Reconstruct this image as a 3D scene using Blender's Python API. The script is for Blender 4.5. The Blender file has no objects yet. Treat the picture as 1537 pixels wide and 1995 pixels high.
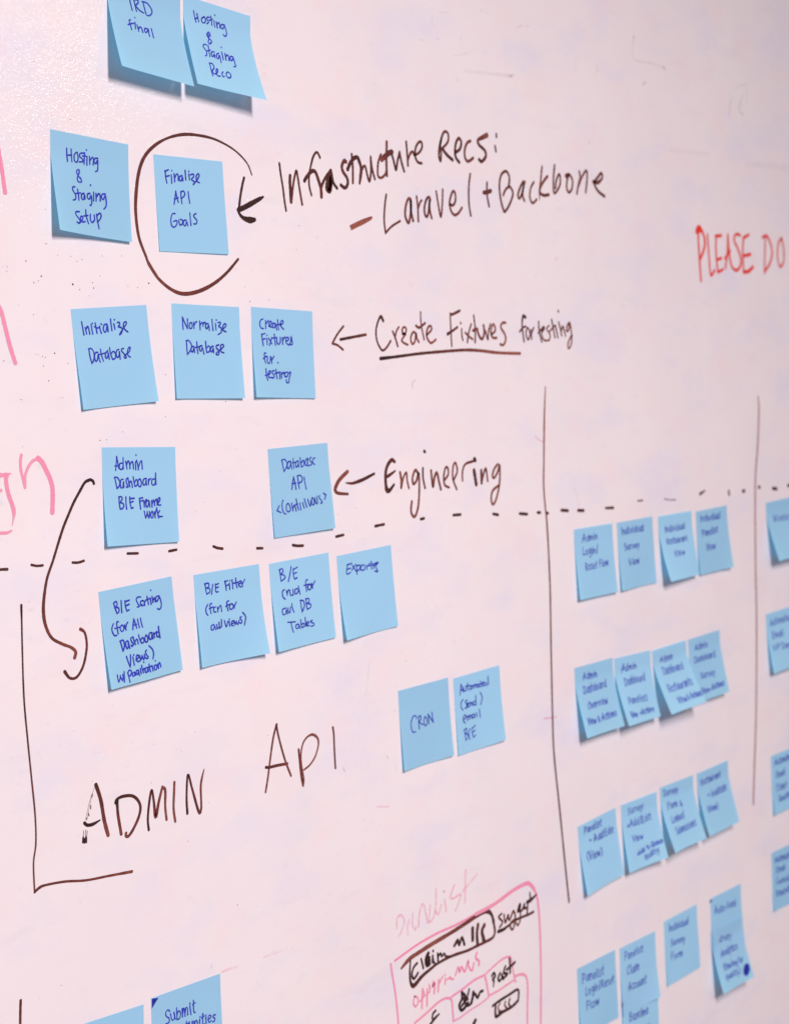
import bpy, math, random
from mathutils import Matrix, Vector

random.seed(7)
scene = bpy.context.scene
HC = 1.5                      # height of the board's origin above the floor, metres

# ------------------------------------------------------------------ camera
cam_data = bpy.data.cameras.new('camera')
cam = bpy.data.objects.new('camera', cam_data)
scene.collection.objects.link(cam)
scene.camera = cam
cam_data.sensor_fit = 'VERTICAL'
cam_data.sensor_height = 36.0
cam_data.lens = 36.0 * 3249.033 / 1995.0
cam.matrix_world = Matrix([[0.6360694, 0.0907925, -0.7662718, -1.1600495], [-0.7696439, 0.0034131, -0.6384642, -0.9869442], [-0.0553524, 0.995864, 0.0720489, 1.610656], [0.0, 0.0, 0.0, 1.0]])
cam_data.clip_start = 0.02
cam_data.clip_end = 50.0
cam_data.dof.use_dof = True
cam_data.dof.focus_distance = 1.30
cam_data.dof.aperture_fstop = 8.0
scene.render.resolution_x = 788
scene.render.resolution_y = 1024

# ------------------------------------------------------------------ light of the room
world = bpy.data.worlds.new('World')
scene.world = world
world.use_nodes = True
wb = world.node_tree.nodes['Background']
wb.inputs['Color'].default_value = (0.95, 0.86, 0.94, 1)
wb.inputs['Strength'].default_value = 0.20

def ceiling_light(x, y, z, sx, sy, power, color):
    l = bpy.data.lights.new('ceiling_light', 'AREA')
    l.shape = 'RECTANGLE'
    l.size = sx
    l.size_y = sy
    l.energy = power
    l.color = color
    o = bpy.data.objects.new('ceiling_light', l)
    scene.collection.objects.link(o)
    o.location = (x, y, z)
    return o

# the long row of fluorescent fittings in the ceiling, running away from the wall, and a small bright one further along
ceiling_light(-0.36, -2.55, HC + 1.36, 0.26, 2.0, 161.0, (1.0, 0.945, 0.94))
ceiling_light(1.95, -3.05, HC + 1.38, 0.45, 0.45, 22.0, (1.0, 0.97, 0.98))

scene.view_settings.view_transform = 'Standard'
scene.view_settings.look = 'None'
scene.view_settings.exposure = 0.0
scene.view_settings.gamma = 1.0
scene.render.engine = 'CYCLES'
scene.cycles.max_bounces = 8
scene.cycles.diffuse_bounces = 5
scene.cycles.transmission_bounces = 6
scene.cycles.transparent_max_bounces = 12

# ------------------------------------------------------------------ node helpers
def mat(name):
    m = bpy.data.materials.new(name)
    m.use_nodes = True
    nt = m.node_tree
    nt.nodes.clear()
    out = nt.nodes.new('ShaderNodeOutputMaterial')
    return m, nt, out

def N(nt, t, **kw):
    n = nt.nodes.new(t)
    for k, v in kw.items():
        if k.startswith('_'):
            setattr(n, k[1:], v)
        else:
            n.inputs[k].default_value = v
    return n

def noise(nt, coord, scale, detail=3.0, rough=0.5, vec_scale=None):
    n = N(nt, 'ShaderNodeTexNoise', Scale=scale, Detail=detail, Roughness=rough)
    src = coord
    if vec_scale:
        mp = N(nt, 'ShaderNodeMapping', Scale=vec_scale)
        nt.links.new(coord, mp.inputs['Vector'])
        src = mp.outputs['Vector']
    nt.links.new(src, n.inputs['Vector'])
    return n.outputs['Fac']

def ramp(nt, fac, stops):
    r = nt.nodes.new('ShaderNodeValToRGB')
    el = r.color_ramp.elements
    while len(el) < len(stops):
        el.new(0.5)
    for e, (p, c) in zip(el, stops):
        e.position = p
        e.color = c if len(c) == 4 else (*c, 1)
    nt.links.new(fac, r.inputs['Fac'])
    return r.outputs['Color']

def mix(nt, fac, a, b, mode='MIX'):
    m = nt.nodes.new('ShaderNodeMix')
    m.data_type = 'RGBA'
    m.blend_type = mode
    for sock, v in ((m.inputs[0], fac), (m.inputs[6], a), (m.inputs[7], b)):
        if hasattr(v, 'links'):
            nt.links.new(v, sock)
        else:
            sock.default_value = v if not isinstance(v, tuple) or len(v) == 4 else (*v, 1)
    return m.outputs[2]

def math_n(nt, op, a, b=0.0, clamp=False):
    m = nt.nodes.new('ShaderNodeMath')
    m.operation = op
    m.use_clamp = clamp
    for sock, v in ((m.inputs[0], a), (m.inputs[1], b)):
        if hasattr(v, 'links'):
            nt.links.new(v, sock)
        else:
            sock.default_value = v
    return m.outputs[0]

def grey(v):
    return (v, v, v, 1)

# ------------------------------------------------------------------ materials
def wall_material():
    m, nt, out = mat('glossy_writable_wall_paint')
    L = nt.links
    co = N(nt, 'ShaderNodeTexCoord').outputs['Object']
    base = (0.872, 0.766, 0.788, 1)
    # broad, barely visible clouds left by wiping
    c1 = ramp(nt, noise(nt, co, 5.0, 4, .55), [(0.38, grey(0)), (0.72, grey(1))])
    col = mix(nt, math_n(nt, 'MULTIPLY', c1, 0.55), base, (0.800, 0.700, 0.745, 1))
    # lavender residue of erased blue marker, in smears
    f1 = noise(nt, co, 9.0, 5, .6, (1, 1, 1.9))
    f1 = ramp(nt, f1, [(0.50, grey(0)), (0.68, grey(1))])
    col = mix(nt, math_n(nt, 'MULTIPLY', f1, 0.50), col, (0.74, 0.68, 0.83, 1))
    # pink residue
    f2 = noise(nt, co, 13.0, 5, .6, (1.2, 1, 1.5))
    f2 = ramp(nt, f2, [(0.52, grey(0)), (0.70, grey(1))])
    col = mix(nt, math_n(nt, 'MULTIPLY', f2, 0.50), col, (0.90, 0.70, 0.72, 1))
    # wiping streaks, nearly horizontal, broken into patches
    f3 = noise(nt, co, 26.0, 4, .65, (0.45, 1, 1.8))
    f3 = ramp(nt, f3, [(0.56, grey(0)), (0.68, grey(1))])
    g3 = ramp(nt, noise(nt, co, 3.2, 2, .5), [(0.40, grey(0)), (0.58, grey(1))])
    col = mix(nt, math_n(nt, 'MULTIPLY', math_n(nt, 'MULTIPLY', f3, g3), 0.32), col, (0.74, 0.66, 0.72, 1))
    # fine broken residue like rubbed out writing
    f4 = noise(nt, co, 70.0, 4, .7, (0.8, 1, 1.0))
    f4 = ramp(nt, f4, [(0.60, grey(0)), (0.70, grey(1))])
    g4 = ramp(nt, noise(nt, co, 6.5, 3, .6), [(0.44, grey(0)), (0.60, grey(1))])
    col = mix(nt, math_n(nt, 'MULTIPLY', math_n(nt, 'MULTIPLY', f4, g4), 0.36), col, (0.66, 0.60, 0.70, 1))
    # orange peel of the roller coat, only in the clear gloss layer
    bmp = N(nt, 'ShaderNodeBump', Strength=1.0, Distance=0.00040)
    h = math_n(nt, 'ADD', noise(nt, co, 330.0, 2, .6), math_n(nt, 'MULTIPLY', noise(nt, co, 95.0, 2, .5), 0.5))
    L.new(h, bmp.inputs['Height'])
    p = N(nt, 'ShaderNodeBsdfPrincipled', Roughness=0.6)
    p.inputs['Specular IOR Level'].default_value = 0.15
    p.inputs['Coat Weight'].default_value = 0.8
    p.inputs['Coat Roughness'].default_value = 0.10
    p.inputs['Coat IOR'].default_value = 1.45
    L.new(col, p.inputs['Base Color'])
    L.new(bmp.outputs['Normal'], p.inputs['Coat Normal'])
    L.new(p.outputs['BSDF'], out.inputs['Surface'])
    return m

def ink_material(name, thin, mid, full, edge, alpha=1.0, rough=0.45, streak=0.30):
    """dry marker ink: 'ink' = how much was laid down, 'rim' = 0 middle .. 1 edge"""
    m, nt, out = mat(name)
    L = nt.links
    co = N(nt, 'ShaderNodeTexCoord').outputs['Object']
    d = N(nt, 'ShaderNodeAttribute', _attribute_name='ink').outputs['Fac']
    rim = N(nt, 'ShaderNodeAttribute', _attribute_name='rim').outputs['Fac']
    n1 = noise(nt, co, 160.0, 3, .6)
    n2 = noise(nt, co, 900.0, 2, .6)
    v = math_n(nt, 'ADD', d, math_n(nt, 'MULTIPLY', math_n(nt, 'SUBTRACT', n1, 0.5), streak * 2))
    v = math_n(nt, 'ADD', v, math_n(nt, 'MULTIPLY', math_n(nt, 'SUBTRACT', n2, 0.5), streak), True)
    col = ramp(nt, v, [(0.0, thin), (0.5, mid), (1.0, full)])
    r2 = math_n(nt, 'MULTIPLY', math_n(nt, 'POWER', rim, 2.0), 0.65)
    col = mix(nt, r2, col, edge)
    p = N(nt, 'ShaderNodeBsdfPrincipled', Roughness=rough)
    p.inputs['Specular IOR Level'].default_value = 0.20
    L.new(col, p.inputs['Base Color'])
    if alpha < 1.0:
        tr = N(nt, 'ShaderNodeBsdfTransparent')
        mx = N(nt, 'ShaderNodeMixShader')
        a = math_n(nt, 'MULTIPLY', d, alpha * 2.0)
        a = math_n(nt, 'MULTIPLY', a, math_n(nt, 'ADD', n1, math_n(nt, 'SUBTRACT', n2, 0.5)), True)
        L.new(a, mx.inputs['Fac'])
        L.new(tr.outputs['BSDF'], mx.inputs[1])
        L.new(p.outputs['BSDF'], mx.inputs[2])
        L.new(mx.outputs['Shader'], out.inputs['Surface'])
    else:
        L.new(p.outputs['BSDF'], out.inputs['Surface'])
    return m

def paper_material():
    m, nt, out = mat('pale_blue_note_paper')
    L = nt.links
    co = N(nt, 'ShaderNodeTexCoord').outputs['Object']
    oi = N(nt, 'ShaderNodeObjectInfo').outputs['Random']
    fib = noise(nt, co, 420.0, 4, .6)
    cloud = noise(nt, co, 22.0, 3, .5)
    col = mix(nt, cloud, (0.495, 0.805, 0.985, 1), (0.530, 0.835, 1.0, 1))
    col = mix(nt, math_n(nt, 'MULTIPLY', fib, 0.25), col, (0.445, 0.750, 0.955, 1))
    hs = N(nt, 'ShaderNodeHueSaturation')
    L.new(math_n(nt, 'ADD', math_n(nt, 'MULTIPLY', oi, 0.10), 0.95), hs.inputs['Value'])
    L.new(col, hs.inputs['Color'])
    bmp = N(nt, 'ShaderNodeBump', Strength=0.5, Distance=0.00006)
    L.new(fib, bmp.inputs['Height'])
    p = N(nt, 'ShaderNodeBsdfPrincipled', Roughness=0.62)
    p.inputs['Specular IOR Level'].default_value = 0.22
    L.new(hs.outputs['Color'], p.inputs['Base Color'])
    L.new(bmp.outputs['Normal'], p.inputs['Normal'])
    t = N(nt, 'ShaderNodeBsdfTranslucent', Color=(0.06, 0.56, 0.90, 1))
    mx = N(nt, 'ShaderNodeMixShader', Fac=0.38)
    L.new(p.outputs['BSDF'], mx.inputs[1])
    L.new(t.outputs['BSDF'], mx.inputs[2])
    L.new(mx.outputs['Shader'], out.inputs['Surface'])
    return m

WALL = wall_material()
PAPER = paper_material()
INK = {
    'black': ink_material('brown_black_marker_ink', (0.42, 0.125, 0.090), (0.165, 0.040, 0.032), (0.026, 0.014, 0.014), (0.070, 0.016, 0.015)),
    'pink': ink_material('pink_marker_ink', (0.84, 0.42, 0.52), (0.86, 0.30, 0.44), (0.87, 0.23, 0.40), (0.66, 0.27, 0.38), streak=0.35),
    'red': ink_material('red_marker_ink', (0.66, 0.19, 0.20), (0.74, 0.070, 0.060), (0.80, 0.035, 0.022), (0.70, 0.050, 0.050)),
    'faint_pink': ink_material('rubbed_pink_marker_ink', (0.92, 0.38, 0.52), (0.92, 0.36, 0.50), (0.88, 0.28, 0.44), (0.90, 0.34, 0.48), alpha=0.42),
    'faint_grey': ink_material('rubbed_grey_marker_ink', (0.34, 0.28, 0.40), (0.30, 0.25, 0.36), (0.20, 0.17, 0.24), (0.30, 0.26, 0.36), alpha=0.16),
    'pen': ink_material('violet_blue_pen_ink', (0.050, 0.064, 0.58), (0.032, 0.042, 0.44), (0.018, 0.022, 0.27), (0.048, 0.064, 0.54), rough=0.5, streak=0.25),
}

# ------------------------------------------------------------------ mesh helpers
def new_obj(name, verts, faces, material, parent=None, smooth=True, ink=None, rim=None):
    me = bpy.data.meshes.new(name)
    me.from_pydata(verts, [], faces)
    me.materials.append(material)
    if smooth:
        me.polygons.foreach_set('use_smooth', [True] * len(me.polygons))
    if ink is not None:
        a = me.attributes.new('ink', 'FLOAT', 'POINT')
        a.data.foreach_set('value', ink)
        a = me.attributes.new('rim', 'FLOAT', 'POINT')
        a.data.foreach_set('value', rim)
    me.update()
    o = bpy.data.objects.new(name, me)
    scene.collection.objects.link(o)
    if parent:
        o.parent = parent
    return o

def smooth_line(pts, n=5):
    """Catmull-Rom through (x, y, w) points"""
    if len(pts) < 3:
        a, b = pts[0], pts[-1]
        return [tuple(a[k] + (b[k] - a[k]) * i / n for k in range(len(a))) for i in range(n + 1)]
    P = [pts[0]] + list(pts) + [pts[-1]]
    out = []
    for i in range(1, len(P) - 2):
        p0, p1, p2, p3 = P[i - 1], P[i], P[i + 1], P[i + 2]
        for j in range(n):
            t = j / n
            out.append(tuple(0.5 * (2 * b + (c - a) * t + (2 * a - 5 * b + 4 * c - d) * t * t + (3 * b - a - 3 * c + d) * t ** 3)
                             for a, b, c, d in zip(p0, p1, p2, p3)))
    out.append(tuple(pts[-1]))
    return out

class Ink:
    """collects pen strokes as thin ribbons lying on a surface; surf(x, y, lift) -> point"""
    def __init__(self, surf, seed=0):
        self.v, self.f, self.ink, self.rim = [], [], [], []
        self.surf = surf
        self.k = 0
        self.r = random.Random(seed)
    def stroke(self, pts, d0, d1, n=5, jit=0.06):
        L = smooth_line(pts, n)
        Q = [L[0]]
        for p in L[1:]:
            if math.hypot(p[0] - Q[-1][0], p[1] - Q[-1][1]) > 1e-5:
                Q.append(p)
        if len(Q) < 2:
            Q.append((Q[0][0] + 1e-4, Q[0][1], Q[0][2]))
        self.k += 1
        lift = 0.00009 + 0.000006 * self.k
        # rounded ends
        def tang(i):
            a, b = Q[max(i - 1, 0)], Q[min(i + 1, len(Q) - 1)]
            dx, dy = b[0] - a[0], b[1] - a[1]
            l = math.hypot(dx, dy) or 1
            return dx / l, dy / l
        rows = []
        t0, t1 = tang(0), tang(len(Q) - 1)
        w0, w1 = Q[0][2] / 2, Q[-1][2] / 2
        for s, c in ((0.98, 0.25), (0.78, 0.64), (0.42, 0.92)):
            rows.append((Q[0][0] - t0[0] * w0 * s, Q[0][1] - t0[1] * w0 * s, w0 * c, t0, 0.0))
        for i, q in enumerate(Q):
            j = 1 + self.r.uniform(-jit, jit)
            rows.append((q[0], q[1], q[2] / 2 * j, tang(i), i / (len(Q) - 1)))
        for s, c in ((0.42, 0.92), (0.78, 0.64), (0.98, 0.25)):
            rows.append((Q[-1][0] + t1[0] * w1 * s, Q[-1][1] + t1[1] * w1 * s, w1 * c, t1, 1.0))
        b = len(self.v)
        for x, y, w, t, a in rows:
            nx, ny = -t[1], t[0]
            for s, rm in ((-1, 1), (-0.45, 0.2), (0.45, 0.2), (1, 1)):
                self.v.append(self.surf(x + nx * w * s, y + ny * w * s, lift))
                self.ink.append(d0 + (d1 - d0) * a)
                self.rim.append(rm)
        for i in range(len(rows) - 1):
            for c in range(3):
                o = b + i * 4 + c
                self.f.append((o, o + 1, o + 5, o + 4))
    def build(self, name, material, parent):
        return new_obj(name, self.v, self.f, material, parent, ink=self.ink, rim=self.rim)

# ------------------------------------------------------------------ measured data (tenths of a millimetre on the wall; thousandths of a note)
MARKS = [
  ('arrow', None, 'black', [(0.95,0.9,[-1471,2952,262,-1498,2889,262,-1531,2788,261,-1555,2687,261]), (0.9,1,[-1253,2807,174,-1297,2788,348,-1398,2745,460,-1484,2709,457,-1560,2682,454]), (0.95,1,[-1567,2687,284,-1551,2650,284,-1521,2624,342,-1481,2610,457,-1428,2604,545,-1376,2610,375])]),
  ('handwriting', 'dark marker heading Infrastructure Recs', 'black', [(0.9,0.8,[-1031,3103,236,-1021,3002,237,-1005,2901,237,-995,2791,238,-982,2704,238]), (0.75,0.75,[-905,3005,358,-912,2957,358,-912,2872,358,-912,2782,359]), (0.6,0.6,[-907,2787,251,-874,2925,252,-844,3013,252,-821,3053,252,-806,2981,253,-792,2879,253,-773,2766,254]), (0.85,0.7,[-506,3187,246,-529,3224,246,-554,3229,245,-594,3189,244,-630,3113,244,-661,3024,243,-668,2937,244,-646,2854,244]), (0.85,0.6,[-726,2973,364,-683,3019,365,-621,3063,366,-576,3056,368,-543,2988,369,-518,2920,370,-516,2846,370]), (0.7,0.8,[-512,2929,308,-477,2984,309,-426,3039,310,-371,3087,311]), (0.8,0.75,[-376,3078,436,-419,2996,434,-439,2925,434,-404,2902,435,-380,2963,436,-367,3034,436,-392,2971,435,-410,2918,435]), (0.8,0.85,[-364,3061,311,-349,2983,312,-302,2933,313]), (0.5,0.8,[-162,3176,379,-185,3183,379,-219,3136,346,-210,3087,347,-158,3031,348,-156,2976,348,-196,2943,347,-248,2964,346]), (0.7,0.6,[-77,3248,280,-72,3133,280,-82,2994,280]), (0.8,0.7,[-144,3110,393,-105,3166,394,-53,3213,395,-1,3225,397,24,3189,398,44,3132,398,31,3068,398,11,2995,257]), (0.6,0.6,[10,2995,257,34,3083,257,73,3144,258,102,3152,258,124,3078,259,149,3020,259,177,3103,260,186,3244,260]), (0.6,0.7,[185,3233,260,197,3137,260,228,3046,261]), (0.5,0.4,[334,3276,262,287,3197,262,274,3087,262,315,3063,262,374,3094,264,398,3128,264]), (0.4,0.6,[427,3398,317,419,3326,317,407,3227,317,403,3090,317]), (0.4,0.8,[342,3233,525,393,3264,527,447,3296,529,492,3310,531]), (0.7,0.6,[483,3309,279,512,3234,279,539,3150,280,567,3227,280,607,3318,281]), (0.6,0.7,[606,3313,281,626,3231,282,659,3145,283]), (0.6,0.5,[713,3421,270,717,3327,270,721,3202,270]), (0.5,0.7,[722,3255,270,767,3319,271,804,3335,272,829,3307,272,904,3340,274,946,3388,274,943,3433,274,903,3432,273,853,3381,273,834,3302,272,868,3246,273,928,3238,274]), (0.7,0.5,[1253,3491,280,1230,3421,280,1237,3353,280,1221,3278,280,1199,3328,280,1218,3420,280,1271,3527,281,1317,3567,281,1364,3544,282,1351,3471,282,1260,3401,281]), (0.7,0.8,[1260,3398,351,1330,3343,353,1412,3303,355]), (0.6,0.75,[1472,3382,328,1537,3416,329,1566,3482,330,1530,3519,329,1480,3469,328,1457,3381,327,1471,3325,328,1518,3287,329]), (0.4,0.5,[1716,3507,319,1659,3483,317,1614,3410,317,1617,3335,317,1663,3306,318,1745,3344,320]), (0.4,0.8,[1994,3586,517,1912,3556,440,1839,3524,351,1855,3481,351,1947,3431,353,1955,3371,354,1885,3321,352,1843,3337,351]), (0.8,0.8,[2154,3611,254,2154,3581,254]), (0.6,0.8,[2123,3490,253,2133,3437,254])]),
  ('handwriting', 'marker line of two words joined by a plus sign', 'black', [(0.15,0.25,[-147,2603,254,-70,2631,256,24,2662,257,151,2695,260]), (0.1,0.2,[-136,2582,254,-59,2610,256,35,2643,258,144,2688,260]), (0.7,0.5,[379,2914,251,350,2814,250,329,2677,250,339,2562,251]), (0.5,0.6,[339,2562,224,432,2626,226,560,2681,228]), (0.35,0.5,[733,2890,312,702,2894,311,658,2830,310,640,2734,310,680,2668,311,713,2728,312,735,2825,312,732,2885,312,729,2781,312,754,2691,313]), (0.5,0.5,[824,2921,259,834,2830,260,832,2690,260]), (0.5,0.5,[842,2813,246,868,2862,246,898,2890,247]), (0.6,0.45,[1031,2901,291,1013,2926,290,970,2898,290,935,2826,289,937,2760,289,968,2740,290,997,2794,290,1020,2896,291,1014,2812,291,1037,2729,291]), (0.5,0.5,[1129,2986,251,1151,2863,252,1180,2745,252,1213,2866,253,1232,3009,253]), (0.5,0.4,[1328,2876,283,1382,2867,284,1423,2913,285,1425,2984,285,1394,3001,284,1352,2949,283,1328,2872,283,1354,2802,284,1404,2774,285,1465,2798,286,1523,2850,287]), (0.5,0.6,[1685,3185,275,1650,3051,275,1640,2897,275,1660,2780,275]), (0.5,0.6,[1956,3119,281,1947,2999,281,1971,2886,281]), (0.6,0.6,[1895,3017,441,1955,3025,443,2011,3040,445]), (0.6,0.5,[2325,3109,303,2343,3189,303,2311,3243,302,2268,3248,302,2203,3208,300,2165,3113,300,2172,2974,300,2211,2865,301,2241,2849,302,2325,2926,303,2390,3033,304,2351,3096,304,2302,3089,303,2251,3053,302,2223,3010,301]), (0.45,0.5,[2614,3161,309,2578,3161,308,2514,3091,307,2476,3023,306,2497,2992,307,2542,3032,308,2598,3146,309,2567,3071,308,2562,3014,308,2587,2973,309]), (0.4,0.45,[2771,3173,281,2710,3107,280,2686,3021,280,2711,2965,280,2753,2962,281,2806,2998,282]), (0.35,0.4,[2933,3341,284,2900,3205,283,2867,3088,283,2862,2992,79]), (0.4,0.6,[3024,3246,349,2947,3188,347,2879,3117,346,2875,3069,346,2938,3047,347,3033,3058,350]), (0.5,0.5,[3168,3371,304,3134,3229,304,3128,3093,304,3175,3095,305,3252,3178,306,3260,3266,306,3231,3275,306,3185,3212,305,3161,3133,304]), (0.45,0.4,[3375,3273,487,3439,3292,310,3493,3231,311,3471,3141,311,3414,3104,310,3377,3146,309,3389,3225,309,3426,3284,309]), (0.4,0.5,[3632,3338,297,3644,3275,297,3605,3198,297,3566,3097,296]), (0.4,0.5,[3595,3168,297,3681,3282,298,3770,3355,300,3780,3278,300,3741,3122,299]), (0.5,0.55,[3898,3244,420,3991,3241,422,4081,3297,340,4068,3347,339,3996,3300,338,3920,3237,336,3949,3179,337,4010,3137,338,4111,3100,341])]),
  ('arrow', None, 'black', [(0.6,0.5,[-323,1711,227,-414,1638,226,-484,1561,225]), (0.5,0.5,[-484,1559,225,-416,1543,226,-347,1502,227]), (0.9,0.5,[-373,1594,264,-206,1613,268,-22,1634,271])]),
  ('handwriting', 'brown marker words Create Fixtures', 'black', [(0.9,0.4,[234,1758,329,205,1796,328,162,1754,236,125,1671,235,129,1580,235,170,1510,236,210,1487,237,267,1517,238,326,1573,239]), (0.5,0.5,[363,1658,239,395,1600,240,425,1522,241]), (0.4,0.35,[392,1596,213,414,1657,214,455,1699,214]), (0.35,0.4,[502,1633,228,548,1644,229,562,1683,229,532,1699,229,501,1672,228,518,1637,229,551,1635,229,491,1583,228,507,1556,229,573,1534,230]), (0.3,0.3,[701,1639,245,664,1651,245,622,1597,244,639,1541,245,682,1565,245,704,1635,246,713,1596,246,740,1557,246]), (0.3,0.5,[791,1839,206,790,1721,206,822,1579,206]), (0.5,0.4,[711,1710,273,756,1691,274,802,1712,275,848,1733,276]), (0.4,0.25,[864,1622,248,935,1665,250,941,1699,250,909,1705,249,868,1658,248,870,1594,249,924,1546,250,1001,1577,251]), (0.3,0.8,[1247,1828,213,1244,1711,213,1244,1511,213]), (0.4,0.6,[1250,1817,283,1289,1819,284,1400,1852,286]), (0.8,0.4,[1191,1629,353,1253,1652,270,1350,1693,271]), (0.5,0.5,[1404,1736,229,1405,1729,229]), (0.5,0.5,[1416,1675,215,1415,1614,215,1427,1566,216]), (0.4,0.3,[1471,1640,231,1524,1604,232,1587,1573,233]), (0.4,0.6,[1575,1722,232,1527,1639,232,1497,1545,231]), (0.4,0.6,[1622,1806,233,1636,1674,233,1624,1541,233]), (0.4,0.4,[1599,1658,305,1666,1675,307,1677,1638,307,1714,1584,308,1751,1580,309,1782,1637,309,1777,1708,309]), (0.4,0.7,[1803,1655,221,1836,1567,222,1852,1645,222,1891,1721,223]), (0.3,0.3,[1898,1618,267,1965,1653,269,1959,1707,268,1926,1712,268,1892,1645,267,1918,1588,268,1986,1583,269]), (0.3,0.25,[2150,1732,272,2099,1732,271,2064,1689,270,2125,1621,272,2138,1562,272,2095,1512,271,2042,1518,270])]),
  ('underline', None, 'black', [(1,0.15,[165,1413,341,365,1424,280,740,1448,288,1080,1461,295,1440,1470,302,1699,1460,308,1998,1434,314,2379,1420,323])]),
  ('handwriting', 'brown marker words for testing', 'black', [(0.9,0.5,[2505,1787,348,2466,1798,386,2439,1732,262,2441,1641,262,2459,1540,263]), (0.7,0.5,[2388,1641,230,2448,1682,231,2500,1694,232]), (0.6,0.5,[2524,1681,232,2498,1622,232,2530,1559,233,2570,1612,233,2546,1675,233]), (0.6,0.5,[2593,1658,234,2595,1564,234]), (0.5,0.5,[2593,1616,218,2641,1681,219]), (0.8,0.5,[2735,1741,251,2738,1638,252,2775,1534,252]), (0.7,0.5,[2717,1625,220,2821,1692,221]), (0.6,0.4,[2787,1636,221,2836,1673,222,2814,1684,221,2780,1629,221,2802,1563,221,2858,1542,222]), (0.4,0.4,[2922,1701,223,2877,1667,222,2930,1609,223,2917,1554,223,2875,1548,222]), (0.8,0.4,[2974,1763,239,2999,1664,240,3019,1575,240]), (0.5,0.4,[2933,1644,223,3030,1702,224]), (0.7,0.5,[3042,1697,241,3075,1574,241]), (0.8,0.8,[3104,1854,257,3107,1845,257]), (0.6,0.4,[3104,1735,241,3132,1654,242,3148,1593,242]), (0.5,0.4,[3144,1645,242,3181,1690,243,3219,1589,244]), (0.4,0.3,[3305,1731,245,3263,1701,244,3246,1642,244,3286,1653,244,3313,1724,245,3337,1605,245,3325,1510,245,3273,1458,245,3255,1496,244,3299,1562,245,3345,1593,246])]),
  ('arrow', None, 'black', [(0.3,0.5,[-381,413,380,-435,385,411,-502,343,409,-550,290,407,-559,262,407,-527,232,314,-394,213,254]), (0.5,0.9,[-412,315,127,-330,304,255,-249,313,321,-166,328,323,-15,368,261])]),
  ('handwriting', 'brown marker word Engineering', 'black', [(0.6,0.9,[286,457,333,245,476,399,182,431,397,147,358,396,142,261,396,154,204,529,196,201,398,259,247,267]), (0.8,0.6,[144,324,330,200,338,332,287,372,200]), (0.3,0.4,[357,352,309,368,277,309,362,211,309]), (0.4,0.4,[366,217,242,401,301,242,448,345,243,454,270,243,474,196,244]), (0.4,0.4,[626,318,287,584,359,286,536,291,286,543,230,286,593,259,287,630,328,288,628,179,288,594,5,287,534,-78,286,487,-29,285,506,68,285]), (0.9,0.5,[698,368,261,693,274,261,715,178,262]), (0.9,0.9,[733,526,344,741,521,345]), (0.4,0.5,[820,337,291,835,179,292,866,266,293,906,312,293,930,234,294,955,146,295]), (0.4,0.5,[1021,232,254,1081,279,255,1082,341,255,1046,347,254,1012,272,253,1017,187,254,1084,154,255]), (0.35,0.4,[1169,227,256,1227,302,257,1206,383,257,1166,352,256,1151,239,256,1203,127,257]), (0.3,0.6,[1303,205,259,1311,296,259,1364,361,260,1489,380,262]), (0.9,0.9,[1514,399,474,1523,389,474]), (0.8,0.7,[1497,288,466,1521,151,467]), (0.5,0.6,[1615,280,367,1611,158,367]), (0.5,0.4,[1616,172,265,1663,265,265,1694,291,266,1713,168,266]), (0.4,0.35,[1894,324,285,1831,279,283,1796,214,283,1829,194,283,1888,248,285,1927,310,285,1907,124,285,1838,-23,284,1781,-71,283,1756,-16,282,1786,63,283,1885,108,285])]),
  ('curved_arrow', 'long curved marker line beside the Admin Dashboard note', 'black', [(1,1,[-3304,534,248,-3312,554,248,-3339,566,247,-3360,559,247]), (1,0.35,[-3340,566,247,-3390,549,246,-3445,487,245,-3512,405,244,-3569,319,243,-3620,239,242,-3672,140,241,-3743,-6,220,-3783,-78,239,-3816,-147,238,-3851,-273,285,-3865,-374,314,-3854,-479,286,-3806,-577,249,-3713,-637,242,-3633,-675,243,-3591,-716,293,-3605,-759,293]), (0.5,0.8,[-3531,-552,270,-3494,-581,227,-3480,-646,227,-3486,-718,227,-3527,-831,226,-3595,-906,225,-3662,-904,224,-3707,-848,291])]),
  ('circle', 'brown marker ring drawn round the Finalize API note', 'black', [(0.85,0.45,[-1377,2983,144,-1429,3080,160,-1574,3178,169,-1784,3245,200,-1994,3263,245,-2160,3252,269,-2326,3207,212,-2472,3132,288,-2578,3037,311,-2644,2910,336,-2686,2734,335,-2699,2588,309,-2682,2415,284,-2622,2269,260,-2604,2228,250,-2512,2106,242]), (0.4,0.7,[-2607,2220,250,-2511,2103,273,-2381,2017,293,-2245,1981,323,-2077,2003,328,-1903,2066,305,-1748,2156,281,-1600,2274,227])]),
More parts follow.
